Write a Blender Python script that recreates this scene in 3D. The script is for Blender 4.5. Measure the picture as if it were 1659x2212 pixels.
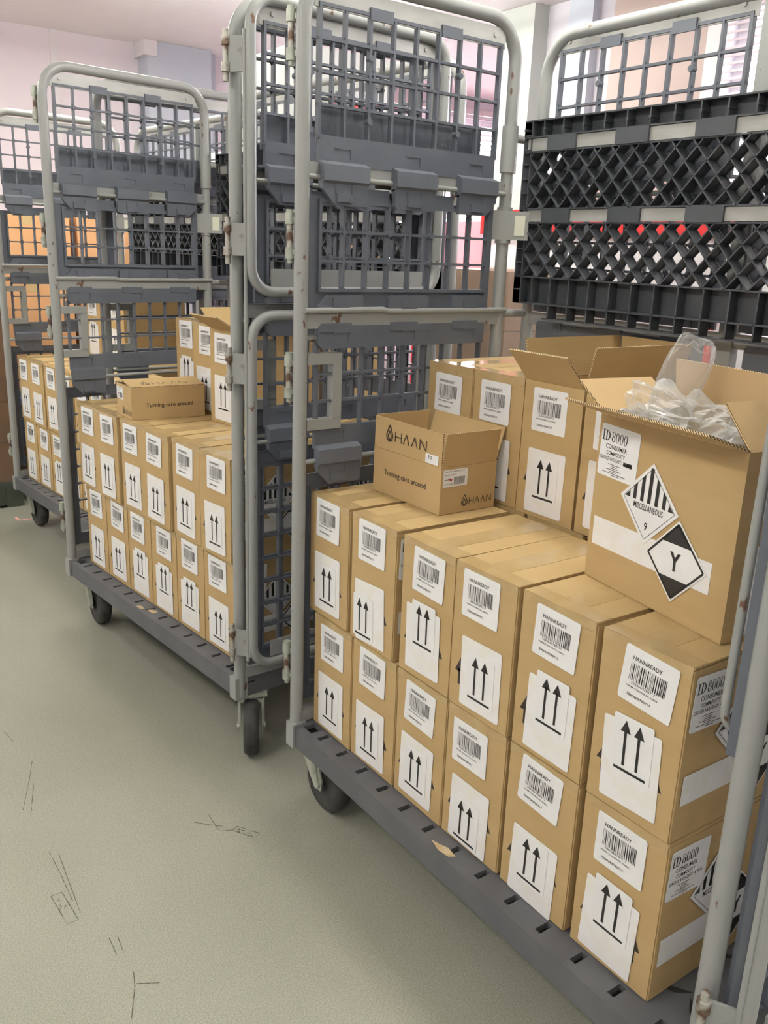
import bpy, math, random
from mathutils import Vector, Matrix, noise

random.seed(7)
for o in list(bpy.data.objects):
    bpy.data.objects.remove(o, do_unlink=True)
SC = bpy.context.scene
COL = SC.collection

# ------------------------------------------------------------------ camera, world, light, exposure
yaw, pitch, roll = -0.9473, 0.2869, 0.0391
CAM = Vector((1.6138, -0.9623, 1.2803))
ca, sa, cb, sb = math.cos(yaw), math.sin(yaw), math.cos(pitch), math.sin(pitch)
fw = Vector((sa * cb, ca * cb, -sb)); r0 = Vector((ca, -sa, 0)); u0 = r0.cross(fw)
cr, sr = math.cos(roll), math.sin(roll)
rt = r0 * cr + u0 * sr; up = -r0 * sr + u0 * cr
cam = bpy.data.cameras.new('camera'); cam.sensor_fit = 'HORIZONTAL'; cam.sensor_width = 36
cam.lens = 1918.88 * 36 / 1659; cam.clip_start = 0.05
camo = bpy.data.objects.new('camera', cam); COL.objects.link(camo)
camo.matrix_world = Matrix(((rt.x, up.x, -fw.x, CAM.x), (rt.y, up.y, -fw.y, CAM.y), (rt.z, up.z, -fw.z, CAM.z), (0, 0, 0, 1)))
SC.camera = camo
SC.view_settings.view_transform = 'Standard'; SC.view_settings.look = 'None'
SC.view_settings.exposure = 0.0; SC.view_settings.gamma = 1.0; SC.view_settings.use_curve_mapping = False
W = bpy.data.worlds.new('overcast_sky'); SC.world = W; W.use_nodes = True
W.node_tree.nodes['Background'].inputs[0].default_value = (1.0, 0.90, 0.97, 1)
W.node_tree.nodes['Background'].inputs[1].default_value = 38.0
SC.cycles.use_denoising = True
SC.cycles.max_bounces = 6; SC.cycles.transparent_max_bounces = 12
SC.cycles.sample_clamp_indirect = 6.0
LAMP_W = 5.0
LAMPS = [(-2.55, 0.5), (-3.0, -1.2), (-2.3, 1.55), (0.0, 0.35), (2.6, 0.35), (-2.1, -1.9), (0.35, -1.9), (2.6, -1.9), (1.7, 2.6), (3.6, 2.6)]  # far-end lamps include unseen extras added to brighten wall and ceiling there

# ------------------------------------------------------------------ materials
def mat(name, col, rough=0.5, metal=0.0, spec=0.5):
    m = bpy.data.materials.new(name); m.use_nodes = True
    b = m.node_tree.nodes['Principled BSDF']
    b.inputs['Base Color'].default_value = (*col, 1); b.inputs['Roughness'].default_value = rough
    b.inputs['Metallic'].default_value = metal; b.inputs['Specular IOR Level'].default_value = spec
    return m, m.node_tree, b
def mixnoise(name, c1, c2, scale, rough, lo=0.4, hi=0.6, metal=0.0, detail=4, stretch=(1, 1, 1), bump=0.0, bscale=None, spec=0.5, coord='Object'):
    m, t, b = mat(name, c1, rough, metal, spec)
    tc = t.nodes.new('ShaderNodeTexCoord'); mp = t.nodes.new('ShaderNodeMapping'); mp.inputs['Scale'].default_value = stretch
    n = t.nodes.new('ShaderNodeTexNoise'); n.inputs['Scale'].default_value = scale; n.inputs['Detail'].default_value = detail
    r = t.nodes.new('ShaderNodeValToRGB'); r.color_ramp.elements[0].position = lo; r.color_ramp.elements[1].position = hi
    r.color_ramp.elements[0].color = (*c1, 1); r.color_ramp.elements[1].color = (*c2, 1)
    L = t.links.new
    L(tc.outputs[coord], mp.inputs[0]); L(mp.outputs[0], n.inputs['Vector']); L(n.outputs['Fac'], r.inputs[0]); L(r.outputs[0], b.inputs['Base Color'])
    if bump:
        n2 = t.nodes.new('ShaderNodeTexNoise'); n2.inputs['Scale'].default_value = bscale or scale * 3
        bp = t.nodes.new('ShaderNodeBump'); bp.inputs['Strength'].default_value = bump; bp.inputs['Distance'].default_value = 0.002
        L(mp.outputs[0], n2.inputs['Vector']); L(n2.outputs['Fac'], bp.inputs['Height']); L(bp.outputs[0], b.inputs['Normal'])
    return m
M = {}
M['paint'] = mixnoise('worn_grey_paint', (0.285, 0.292, 0.285), (0.13, 0.07, 0.045), 34, 0.38, 0.672, 0.70, stretch=(1, 1, 0.5))
M['paint_flat'] = mixnoise('grey_painted_steel', (0.27, 0.277, 0.27), (0.15, 0.12, 0.09), 30, 0.45, 0.66, 0.78)
M['plastic'] = mixnoise('blue_grey_plastic', (0.090, 0.101, 0.126), (0.108, 0.119, 0.142), 14, 0.5, 0.35, 0.7, bump=0.05, bscale=300)
M['dark_plastic'] = mixnoise('dark_grey_plastic', (0.045, 0.05, 0.058), (0.06, 0.066, 0.075), 12, 0.42, 0.35, 0.7)
M['deck'] = mixnoise('grey_deck_plastic', (0.088, 0.09, 0.10), (0.12, 0.12, 0.125), 9, 0.55, 0.35, 0.75, bump=0.1, bscale=200)
M['strip'] = mixnoise('galvanised_strip', (0.42, 0.42, 0.41), (0.33, 0.33, 0.31), 20, 0.38, metal=0.25, stretch=(0.3, 1, 1))
M['rust'] = mixnoise('rusty_hinge_metal', (0.42, 0.41, 0.37), (0.12, 0.07, 0.045), 45, 0.42, 0.42, 0.58, metal=0.4)
M['chrome'] = mat('bright_steel', (0.62, 0.62, 0.6), 0.25, 0.9)[0]
M['fork'] = mixnoise('pale_zinc_fork', (0.42, 0.44, 0.38), (0.25, 0.27, 0.22), 18, 0.4, metal=0.3)
M['tyre'] = mixnoise('black_rubber', (0.018, 0.018, 0.018), (0.035, 0.034, 0.032), 30, 0.65)
M['card'] = mixnoise('kraft_cardboard', (0.425, 0.292, 0.135), (0.465, 0.330, 0.162), 5, 0.72, 0.3, 0.7, stretch=(1, 1, 6), bump=0.06, bscale=120, spec=0.25)
M['card_in'] = mixnoise('kraft_cardboard_inside', (0.54, 0.375, 0.195), (0.59, 0.42, 0.235), 5, 0.75, 0.3, 0.7, bump=0.06, bscale=120, spec=0.2)
M['card_small'] = mixnoise('smooth_kraft_cardboard', (0.435, 0.30, 0.142), (0.465, 0.328, 0.165), 8, 0.7, 0.3, 0.7, spec=0.25)
M['card_orange'] = mixnoise('orange_kraft_cardboard', (0.52, 0.27, 0.12), (0.56, 0.31, 0.15), 6, 0.7, 0.3, 0.7)
M['card_brown'] = mixnoise('wrapped_brown_cardboard', (0.26, 0.145, 0.065), (0.32, 0.19, 0.09), 6, 0.35, 0.3, 0.7)
M['tape'] = mixnoise('brown_packing_tape', (0.42, 0.295, 0.14), (0.47, 0.34, 0.172), 16, 0.16, 0.4, 0.6, spec=0.6)
M['label'] = mixnoise('white_paper_label', (0.80, 0.80, 0.80), (0.75, 0.75, 0.76), 12, 0.45, spec=0.4)
M['label2'] = mixnoise('glossy_white_sticker', (0.78, 0.77, 0.78), (0.76, 0.74, 0.70), 25, 0.35, 0.45, 0.62, spec=0.5)
M['ink'] = mat('black_ink', (0.014, 0.013, 0.013), 0.5)[0]
M['ink_brown'] = mat('dark_brown_print', (0.028, 0.020, 0.015), 0.6)[0]
M['ink_red'] = mat('red_print', (0.55, 0.02, 0.025), 0.5)[0]
M['wall'] = mixnoise('pinkish_white_wall', (0.74, 0.68, 0.745), (0.76, 0.70, 0.76), 2, 0.7)
M['ceiling'] = mixnoise('white_ceiling', (0.90, 0.905, 0.925), (0.915, 0.92, 0.94), 6, 0.75)
M['wall_cool'] = mat('cool_white_wall', (0.58, 0.565, 0.63), 0.7)[0]
M['pillar'] = mat('pale_green_grey_pillar', (0.46, 0.49, 0.47), 0.5)[0]
M['bluewall'] = mat('pale_blue_column_paint', (0.50, 0.55, 0.64), 0.6)[0]
M['beige'] = mixnoise('beige_pink_panel', (0.45, 0.365, 0.345), (0.48, 0.39, 0.37), 2, 0.6)
M['trimwhite'] = mat('white_trim', (0.72, 0.70, 0.74), 0.5)[0]
M['slat'] = mat('white_blind_slat', (0.72, 0.66, 0.68), 0.45)[0]
M['red'] = mat('red_enamel', (0.55, 0.018, 0.02), 0.35)[0]
M['lavender'] = mat('lavender_crate_plastic', (0.28, 0.26, 0.40), 0.45)[0]
M['green'] = mixnoise('dark_green_board', (0.045, 0.055, 0.04), (0.07, 0.08, 0.06), 10, 0.5)
M['bluebox'] = mat('blue_crate_plastic', (0.05, 0.20, 0.50), 0.4)[0]
M['whitebox'] = mixnoise('scuffed_white_foam', (0.62, 0.64, 0.62), (0.50, 0.52, 0.51), 9, 0.55, 0.45, 0.75)
M['scuff'] = mixnoise('dark_scuff', (0.05, 0.05, 0.035), (0.25, 0.25, 0.19), 60, 0.5, 0.45, 0.65)
M['pinktape'] = mat('pink_tape', (0.75, 0.40, 0.36), 0.5)[0]
M['torn'] = mixnoise('torn_tan_paper', (0.50, 0.36, 0.19), (0.60, 0.48, 0.30), 60, 0.7)
M['sleevecap'] = mat('cream_plastic', (0.62, 0.63, 0.52), 0.4)[0]
M['lamp_body'] = mat('lamp_housing', (0.8, 0.8, 0.8), 0.4)[0]

def edge_mat():
    m, t, b = mat('corrugated_edge', (0.5, 0.34, 0.17), 0.8)
    tc = t.nodes.new('ShaderNodeTexCoord'); w = t.nodes.new('ShaderNodeTexWave'); w.inputs['Scale'].default_value = 130; w.bands_direction = 'DIAGONAL'
    r = t.nodes.new('ShaderNodeValToRGB'); r.color_ramp.elements[0].color = (0.06, 0.035, 0.015, 1); r.color_ramp.elements[1].color = (0.62, 0.46, 0.26, 1)
    r.color_ramp.elements[0].position = 0.3; r.color_ramp.elements[1].position = 0.6
    t.links.new(tc.outputs['Object'], w.inputs['Vector']); t.links.new(w.outputs['Fac'], r.inputs[0]); t.links.new(r.outputs[0], b.inputs['Base Color'])
    return m
M['edge'] = edge_mat()

def floor_mat():
    m, t, b = mat('speckled_vinyl_floor', (0.3, 0.3, 0.24), 0.33, 0, 0.5)
    L = t.links.new
    tc = t.nodes.new('ShaderNodeTexCoord')
    n1 = t.nodes.new('ShaderNodeTexNoise'); n1.inputs['Scale'].default_value = 400; n1.inputs['Detail'].default_value = 2
    n2 = t.nodes.new('ShaderNodeTexNoise'); n2.inputs['Scale'].default_value = 2.2; n2.inputs['Detail'].default_value = 5
    r1 = t.nodes.new('ShaderNodeValToRGB'); r1.color_ramp.elements[0].position = 0.35; r1.color_ramp.elements[1].position = 0.65
    r1.color_ramp.elements[0].color = (0.238, 0.240, 0.196, 1); r1.color_ramp.elements[1].color = (0.365, 0.366, 0.305, 1)
    r2 = t.nodes.new('ShaderNodeValToRGB'); r2.color_ramp.elements[0].position = 0.3; r2.color_ramp.elements[1].position = 0.7
    r2.color_ramp.elements[0].color = (0.90, 0.90, 0.88, 1); r2.color_ramp.elements[1].color = (1, 1, 1, 1)
    mx = t.nodes.new('ShaderNodeMixRGB'); mx.blend_type = 'MULTIPLY'; mx.inputs[0].default_value = 1
    L(tc.outputs['Object'], n1.inputs['Vector']); L(tc.outputs['Object'], n2.inputs['Vector'])
    L(n1.outputs['Fac'], r1.inputs[0]); L(n2.outputs['Fac'], r2.inputs[0]); L(r1.outputs[0], mx.inputs[1]); L(r2.outputs[0], mx.inputs[2]); L(mx.outputs[0], b.inputs['Base Color'])
    mr = t.nodes.new('ShaderNodeMapRange'); mr.inputs[3].default_value = 0.24; mr.inputs[4].default_value = 0.40
    n3 = t.nodes.new('ShaderNodeTexNoise'); n3.inputs['Scale'].default_value = 6; L(tc.outputs['Object'], n3.inputs['Vector']); L(n3.outputs['Fac'], mr.inputs[0]); L(mr.outputs[0], b.inputs['Roughness'])
    bp = t.nodes.new('ShaderNodeBump'); bp.inputs['Strength'].default_value = 0.02; bp.inputs['Distance'].default_value = 0.001
    n4 = t.nodes.new('ShaderNodeTexNoise'); n4.inputs['Scale'].default_value = 180; L(tc.outputs['Object'], n4.inputs['Vector']); L(n4.outputs['Fac'], bp.inputs['Height']); L(bp.outputs[0], b.inputs['Normal'])
    return m
M['floor'] = floor_mat()

def film_mat(name, tint, gloss, facing=0.12):
    m = bpy.data.materials.new(name); m.use_nodes = True; t = m.node_tree
    for n in list(t.nodes): t.nodes.remove(n)
    out = t.nodes.new('ShaderNodeOutputMaterial'); tr = t.nodes.new('ShaderNodeBsdfTransparent'); tr.inputs[0].default_value = (*tint, 1)
    gl = t.nodes.new('ShaderNodeBsdfPrincipled'); gl.inputs['Base Color'].default_value = (0.8, 0.8, 0.8, 1); gl.inputs['Roughness'].default_value = gloss
    mx = t.nodes.new('ShaderNodeMixShader'); lw = t.nodes.new('ShaderNodeLayerWeight'); lw.inputs[0].default_value = 0.35
    mp = t.nodes.new('ShaderNodeMapRange'); mp.inputs[3].default_value = facing; mp.inputs[4].default_value = 0.75
    t.links.new(lw.outputs['Facing'], mp.inputs[0]); t.links.new(mp.outputs[0], mx.inputs[0])
    t.links.new(tr.outputs[0], mx.inputs[1]); t.links.new(gl.outputs[0], mx.inputs[2]); t.links.new(mx.outputs[0], out.inputs[0])
    return m
M['film'] = film_mat('clear_packing_film', (0.95, 0.95, 0.95), 0.12)
M['wrap'] = film_mat('stretch_wrap_film', (0.95, 0.93, 0.93), 0.15, 0.05)
M['glass'] = film_mat('window_glass', (0.95, 0.97, 0.97), 0.03, 0.03)
def emis(name, col, s):
    m = bpy.data.materials.new(name); m.use_nodes = True; b = m.node_tree.nodes['Principled BSDF']
    b.inputs['Emission Color'].default_value = (*col, 1); b.inputs['Emission Strength'].default_value = s
    return m
M['tube_light'] = emis('fluorescent_tube', (1, 0.978, 0.875), 84)

# ------------------------------------------------------------------ mesh helpers
class MB:
    def __init__(s): s.v = []; s.f = []; s.mi = []; s.sm = []
    def add(s, vs, fs, mi=0, smooth=False):
        k = len(s.v); s.v += [tuple(p) for p in vs]
        for f in fs: s.f.append(tuple(i + k for i in f)); s.mi.append(mi); s.sm.append(smooth)
    def box(s, x0, y0, z0, x1, y1, z1, mi=0):
        s.add([(x0, y0, z0), (x1, y0, z0), (x1, y1, z0), (x0, y1, z0), (x0, y0, z1), (x1, y0, z1), (x1, y1, z1), (x0, y1, z1)],
              [(0, 3, 2, 1), (4, 5, 6, 7), (0, 1, 5, 4), (1, 2, 6, 5), (2, 3, 7, 6), (3, 0, 4, 7)], mi)
    def slab(s, o, a, b, c, mi=0, mi_side=None):
        o, a, b, c = Vector(o), Vector(a), Vector(b), Vector(c)
        vs = [o, o + a, o + a + b, o + b, o + c, o + a + c, o + a + b + c, o + b + c]
        if a.cross(b).dot(c) < 0: fl = lambda f: tuple(reversed(f))
        else: fl = lambda f: f
        s.add(vs, [fl(f) for f in ((0, 3, 2, 1), (4, 5, 6, 7))], mi)
        s.add(vs, [fl(f) for f in ((0, 1, 5, 4), (1, 2, 6, 5), (2, 3, 7, 6), (3, 0, 4, 7))], mi if mi_side is None else mi_side)
    def tube(s, pts, r, n=10, mi=0, closed=False):
        pts = [Vector(p) for p in pts]; N = len(pts); rings = []
        tang = []
        for i in range(N):
            a = pts[(i - 1) % N] if (closed or i > 0) else pts[0]; b = pts[(i + 1) % N] if (closed or i < N - 1) else pts[-1]
            tang.append((b - a).normalized())
        ref = Vector((0, 0, 1)) if abs(tang[0].z) < 0.9 else Vector((1, 0, 0))
        u = tang[0].cross(ref).normalized()
        vs = []
        for i in range(N):
            u = (u - tang[i] * u.dot(tang[i])).normalized(); w = tang[i].cross(u)
            for k in range(n):
                a = 2 * math.pi * k / n; vs.append(pts[i] + u * (r * math.cos(a)) + w * (r * math.sin(a)))
        fs = []
        for i in range(N if closed else N - 1):
            j = (i + 1) % N
            for k in range(n):
                k2 = (k + 1) % n; fs.append((i * n + k, i * n + k2, j * n + k2, j * n + k))
        s.add(vs, fs, mi, True)
        if not closed:
            s.add(vs[:n], [tuple(reversed(range(n)))], mi); s.add(vs[-n:], [tuple(range(n))], mi)
    def cyl(s, p, q, r, n=12, mi=0): s.tube([p, q], r, n, mi)
    def prism(s, poly, fn, t0, t1, mi=0):
        n = len(poly); vs = [fn(a, b, t0) for a, b in poly] + [fn(a, b, t1) for a, b in poly]
        fs = [tuple(range(n)), tuple(range(2 * n - 1, n - 1, -1))] + [(i, i + n, (i + 1) % n + n, (i + 1) % n) for i in range(n)]
        s.add(vs, fs, mi)
    def flat(s, poly, z=0.0, mi=0): s.add([(a, b, z) for a, b in poly], [tuple(range(len(poly)))], mi)
    def mesh(s, name, mats):
        me = bpy.data.meshes.new(name); me.from_pydata(s.v, [], s.f)
        for m in mats: me.materials.append(M[m])
        me.polygons.foreach_set('material_index', s.mi); me.polygons.foreach_set('use_smooth', s.sm); me.update()
        return me
def recalc(me):
    import bmesh
    bm = bmesh.new(); bm.from_mesh(me); bmesh.ops.recalc_face_normals(bm, faces=bm.faces); bm.to_mesh(me); bm.free(); return me
def fillet(pts, r, n=6):
    pts = [Vector(p) for p in pts]; out = [pts[0]]
    for i in range(1, len(pts) - 1):
        a, b, c = pts[i - 1], pts[i], pts[i + 1]; d1 = (a - b).normalized(); d2 = (c - b).normalized()
        p1 = b + d1 * r; p2 = b + d2 * r; cen = b + d1 * r + d2 * r
        for k in range(n + 1):
            t = k / n * math.pi / 2; out.append(cen - d2 * (r * math.cos(t)) - d1 * (r * math.sin(t)))
    out.append(pts[-1]); return out
def ob(name, me, parent=None, loc=(0, 0, 0), rot=(0, 0, 0), label=None, kind=None):
    o = bpy.data.objects.new(name, me); COL.objects.link(o); o.location = loc; o.rotation_euler = rot
    if parent: o.parent = parent
    if label: o['label'] = label
    if kind: o['kind'] = kind
    return o
def thing(name, label, cat, loc=(0, 0, 0), rz=0.0, group=None, me=None):
    o = bpy.data.objects.new(name, me); COL.objects.link(o); o.location = loc; o.rotation_euler = (0, 0, rz)
    o['label'] = label; o['category'] = cat
    if group: o['group'] = group
    return o
def struct(name, me, parent=None, loc=(0, 0, 0)):
    o = ob(name, me, parent, loc)
    if not parent: o['kind'] = 'structure'
    return o
def copy_tree(o, parent=None):
    c = o.copy(); COL.objects.link(c); c.parent = parent
    for ch in o.children: copy_tree(ch, c)
    return c

_tx = {}
def txt(s, size, bold=0.0, space=1.0, res=2):
    key = (s, bold, space, res)
    if key not in _tx:
        c = bpy.data.curves.new('t', 'FONT'); c.body = s; c.size = 1; c.offset = bold; c.space_character = space; c.resolution_u = res
        o = bpy.data.objects.new('t', c); me = bpy.data.meshes.new_from_object(o)
        _tx[key] = ([(v.co.x, v.co.y) for v in me.vertices], [tuple(p.vertices) for p in me.polygons])
        bpy.data.objects.remove(o); bpy.data.meshes.remove(me); bpy.data.curves.remove(c)
    return _tx[key]
def put(mb, s, x, y, h=None, w=None, bold=0.0, z=0.0, mi=0, space=1.0, center=False):
    """text with cap height h and/or total width w, left baseline at x,y"""
    vs, fs = txt(s, 1, bold, space)
    x0 = min(v[0] for v in vs); x1 = max(v[0] for v in vs); H = 0.70
    sy = h / H if h else w / (x1 - x0); sx = w / (x1 - x0) if w else sy
    ox = x - (x1 - x0) * sx / 2 if center else x
    mb.add([(ox + (v[0] - x0) * sx, y + v[1] * sy, z) for v in vs], fs, mi)
def line2(mb, p, q, w, z=0.0, mi=0):
    p, q = Vector((*p, 0)), Vector((*q, 0)); d = (q - p).normalized(); n = Vector((-d.y, d.x, 0)) * (w / 2)
    mb.add([(a.x, a.y, z) for a in (p - n, q - n, q + n, p + n)], [(0, 1, 2, 3)], mi)
def ring2(mb, cx, cy, ro, ri, a0=0, a1=2 * math.pi, n=24, z=0.0, mi=0, f=lambda a: 1):
    vs = []; fs = []
    for k in range(n + 1):
        a = a0 + (a1 - a0) * k / n
        vs += [(cx + ro[0] * math.cos(a), cy + ro[1] * math.sin(a), z), (cx + ri[0] * math.cos(a), cy + ri[1] * math.sin(a), z)]
        if k: fs.append((2 * k - 2, 2 * k, 2 * k + 1, 2 * k - 1))
    mb.add(vs, fs, mi)

# ------------------------------------------------------------------ the room
HC = 2.5; XF = -4.55; YB = 2.6; XR = 4.6; YF = -4.2; YR = 4.75
def boxmesh(name, m, *a):
    b = MB(); b.box(*a); return b.mesh(name, [m])
fl = struct('floor', boxmesh('floor', 'floor', XF - .2, YF - .2, -0.06, XR + .2, YR + .2, 0))
struct('ceiling', boxmesh('ceiling', 'ceiling', XF - .2, YF - .2, HC, XR + .2, YR + .2, HC + .1))
b = MB()   # far wall with a window opening
wy0, wy1, wz0, wz1 = 2.02, 4.68, 0.85, 2.36
b.box(XF - .15, YF, 0, XF, wy0, HC); b.box(XF - .15, wy1, 0, XF, YR, HC); b.box(XF - .15, wy0, 0, XF, wy1, wz0); b.box(XF - .15, wy0, wz1, XF, wy1, HC)
wl = struct('wall_left', b.mesh('wall_left', ['wall']))
b = MB()   # nearer back wall with a window opening; the room goes on behind its left end
wx0, wx1, XC = -.983, .75, -2.30
b.box(XC, YB, 0, wx0, YB + .15, HC); b.box(wx1, YB, 0, XR, YB + .15, HC); b.box(wx0, YB, 0, wx1, YB + .15, wz0); b.box(wx0, YB, wz1, wx1, YB + .15, HC)
wb = struct('wall_back', b.mesh('wall_back', ['wall_cool']))
struct('wall_rear', boxmesh('wall_rear', 'wall', XF, YR, 0, XC + .2, YR + .15, HC))
struct('wall_side', boxmesh('wall_side', 'wall', XC + .0, YB + .151, 0, XC + .15, YR, HC))
struct('wall_right', boxmesh('wall_right', 'wall', XR, YF, 0, XR + .1, YB, HC))
struct('wall_front', boxmesh('wall_front', 'wall', XF, YF - .1, 0, XR, YF, HC))
for yy in (0.80,): struct('wall_seam', boxmesh('wall_seam', 'trimwhite', XF, yy, 0, XF + .006, yy + .05, HC), wl)
# columns and panels that belong to the walls
struct('trim_1', boxmesh('trim_1', 'bluewall', XF, 1.36, 0, XF + .16, 1.80, HC - .001))
struct('trim_2', boxmesh('trim_2', 'trimwhite', XF, 1.33, HC - .09, XF + .18, 1.42, HC - .001))
struct('trim_3', boxmesh('trim_3', 'bluewall', XF + .001, 1.80, 0, XF + .05, 1.88, HC - .001))
struct('trim_4', boxmesh('trim_4', 'pillar', XC - .02, YB - .10, 0, -2.067, YB, HC - .001))
struct('trim_5', boxmesh('trim_5', 'bluewall', -1.874, YB - .05, 0, -1.719, YB, HC - .001))
struct('trim_6', boxmesh('trim_6', 'beige', -1.602, YB - .03, 0, -1.06, YB, HC - .001))
struct('trim_7', boxmesh('trim_7', 'trimwhite', -1.059, YB - .04, 0, wx0, YB, HC - .001))
b = MB()
for a in ((XF - .12, wy0, wz0, XF - .07, wy0 + .05, wz1), (XF - .12, wy1 - .05, wz0, XF - .07, wy1, wz1), (XF - .12, wy0, wz0, XF - .07, wy1, wz0 + .05), (XF - .12, wy0, wz1 - .05, XF - .07, wy1, wz1), (XF - .12, 3.12, wz0, XF - .07, 3.17, wz1)): b.box(*a)
w1 = struct('window_1', b.mesh('window_1', ['trimwhite']))
struct('pane', boxmesh('pane', 'glass', XF - .10, wy0 + .05, wz0 + .05, XF - .096, 3.12, wz1 - .05), w1)
struct('pane', boxmesh('pane', 'glass', XF - .10, 3.17, wz0 + .05, XF - .096, wy1 - .05, wz1 - .05), w1)
b = MB()
for a in ((wx0, YB + .07, wz0, wx0 + .05, YB + .12, wz1), (wx1 - .05, YB + .07, wz0, wx1, YB + .12, wz1), (wx0, YB + .07, wz0, wx1, YB + .12, wz0 + .05), (wx0, YB + .07, wz1 - .05, wx1, YB + .12, wz1), (-.12, YB + .07, wz0, -.07, YB + .12, wz1)): b.box(*a)
w2 = struct('window_2', b.mesh('window_2', ['trimwhite']))
struct('pane', boxmesh('pane', 'glass', wx0 + .05, YB + .095, wz0 + .05, -.12, YB + .099, wz1 - .05), w2)
struct('pane', boxmesh('pane', 'glass', -.07, YB + .095, wz0 + .05, wx1 - .05, YB + .099, wz1 - .05), w2)
# venetian blinds
def blind(label, loc, rz, length, z0, z1, p=.03):
    k = p / .045
    t = thing('venetian_blind', label, 'blind', loc, rz)
    ob('head_rail', boxmesh('head_rail', 'slat', 0, -.02, z1 - .04, length, .02, z1), t)
    b = MB(); b.slab((0, -.016 * k, -.012 * k), (length, 0, 0), (0, .030 * k, .022 * k), (0, -.0008, .001)); sm = b.mesh('slat', ['slat'])
    z = z1 - .065
    while z > z0: ob('slat', sm, t, (0, 0, z)); z -= p
    for x in (length * .15, length * .85):
        b = MB(); b.cyl((x, -.022, z0), (x, -.022, z1), .003, 5); ob('ladder_cord', b.mesh('ladder_cord', ['slat']), t)
blind('white venetian blind over the window on the far wall', (XF + .03, wy0 - .02, 0), math.pi / 2, wy1 - wy0 + .02, wz0 - .05, wz1 + .06, .04)
blind('white venetian blind at upper right beside the beige panel', (wx0 + .005, YB - .03, 0), 0, wx1 - wx0 + .1, wz0 - .05, wz1 + .06)
# ceiling lamps, above and outside the view
b = MB(); b.box(-.62, -.028, -.06, .62, .028, 0); lamp_body = b.mesh('lamp_housing', ['lamp_body'])
b = MB()
for y in (-.055, .055): b.cyl((-.59, y, -.085), (.59, y, -.085), .014, 8)
for x in (-.6, .6): b.box(x - .012, -.07, -.10, x + .012, .07, -.05, 1)
lamp_tube = b.mesh('lamp_tube', ['tube_light', 'lamp_body'])
for i, (x, y) in enumerate(LAMPS):
    t = thing('ceiling_lamp', 'white twin tube fluorescent lamp on the ceiling above the cages', 'lamp', (x, y, HC - .001), 0, 'ceiling lamps')
    ob('housing', lamp_body, t); ob('tubes', lamp_tube, t)
    l = bpy.data.lights.new('lamp_light', 'AREA'); l.shape = 'RECTANGLE'; l.size = 1.2; l.size_y = .2; l.energy = LAMP_W; l.color = (1.0, .978, .875)
    lo = bpy.data.objects.new('lamp_light', l); COL.objects.link(lo); lo.parent = t; lo.location = (0, 0, -.11)
# scuffs, tape and marks on the floor
def scuff(pts, w, m='scuff'):
    b = MB()
    for p, q in zip(pts[:-1], pts[1:]): line2(b, p, q, w, .0006)
    ob('scuff_mark', b.mesh('scuff_mark', [m]), fl)
for pts in ([(-.12, -.575), (-.03, -.575), (.06, -.578)], [(-.10, -.56), (.10, -.575)], [(.195, -.55), (.245, -.552)], [(.20, -.535), (.25, -.54)], [(-.30, -.585), (-.42, -.54), (-.50, -.513)],
            [(-.27, -.575), (-.40, -.535)], [(.30, -.54), (.335, -.55), (.40, -.58)], [(-.06, -.23), (.01, -.235), (.03, -.19)], [(-.05, -.27), (.0, -.22)], [(-.69, -.54), (-.62, -.53)], [(.33, -.545), (.35, -.51)]):
    scuff(pts, .0016)
for c, L_, w_, a in (((.07, -.597), .095, .022, .05), ((.045, -.185), .06, .018, .55)):
    b = MB(); ca_, sa_ = math.cos(a), math.sin(a)
    P = [(c[0] + x * ca_ - y * sa_, c[1] + x * sa_ + y * ca_) for x, y in ((-L_ / 2, -w_ / 2), (L_ / 2, -w_ / 2), (L_ / 2, w_ / 2), (-L_ / 2, w_ / 2))]
    for k in range(4): line2(b, P[k], P[(k + 1) % 4], .0018, .0006)
    for k in range(5):
        u = random.uniform(-.4, .4) * L_; v = random.uniform(-.3, .3) * w_; q = (c[0] + u * ca_ - v * sa_, c[1] + u * sa_ + v * ca_)
        line2(b, q, (q[0] + .008, q[1] + random.uniform(-.006, .006)), .002, .0007)
    ob('scuff_mark', b.mesh('scuff_mark', ['scuff']), fl)
scuff([(-2.66, -.035), (-2.60, -.035), (-2.60, .025)], .014, 'pinktape')

# ------------------------------------------------------------------ roll cage: shared meshes
LX = 1.14
PW = 0.474                                              # width of one plastic grid panel
XZ = lambda a, b_, t: (a, t, b_)                        # prism mapping: profile in x/z, extruded along y
YZ = lambda a, b_, t: (t, a, b_)                        # prism mapping: profile in y/z, extruded along x
def grid(b, x0, x1, z0, z1, nc, nr, y0, y1, w=.0052, rim=.0065):
    for i in range(nc + 1):
        x = x0 + (x1 - x0) * i / nc; ww = rim if i in (0, nc) else w
        b.box(x - ww / 2, y0, z0, x + ww / 2, y1, z1)
    for j in range(nr + 1):
        z = z0 + (z1 - z0) * j / nr; ww = rim if j in (0, nr) else w
        b.box(x0 - rim / 2, y0 + .0005, z - ww / 2, x1 + rim / 2, y1 - .0005, z + ww / 2)
    cw = (x1 - x0) / nc; ch = (z1 - z0) / nr; c = .006       # corner webs that round the cells
    for i in range(nc):
        for j in range(nr):
            for sx in (0, 1):
                for sz in (0, 1):
                    px = x0 + (i + sx) * cw + (w / 2 if sx == 0 else -w / 2); pz = z0 + (j + sz) * ch + (w / 2 if sz == 0 else -w / 2)
                    dx = c if sx == 0 else -c; dz = c if sz == 0 else -c
                    b.add([(px, (y0 + y1) / 2 - .003, pz), (px + dx, (y0 + y1) / 2 - .003, pz), (px, (y0 + y1) / 2 - .003, pz + dz)], [(0, 1, 2)])
def boss(b, x, z, y0, y1):
    b.cyl((x, y0 - .004, z), (x, y1, z), .0062, 10)
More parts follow.
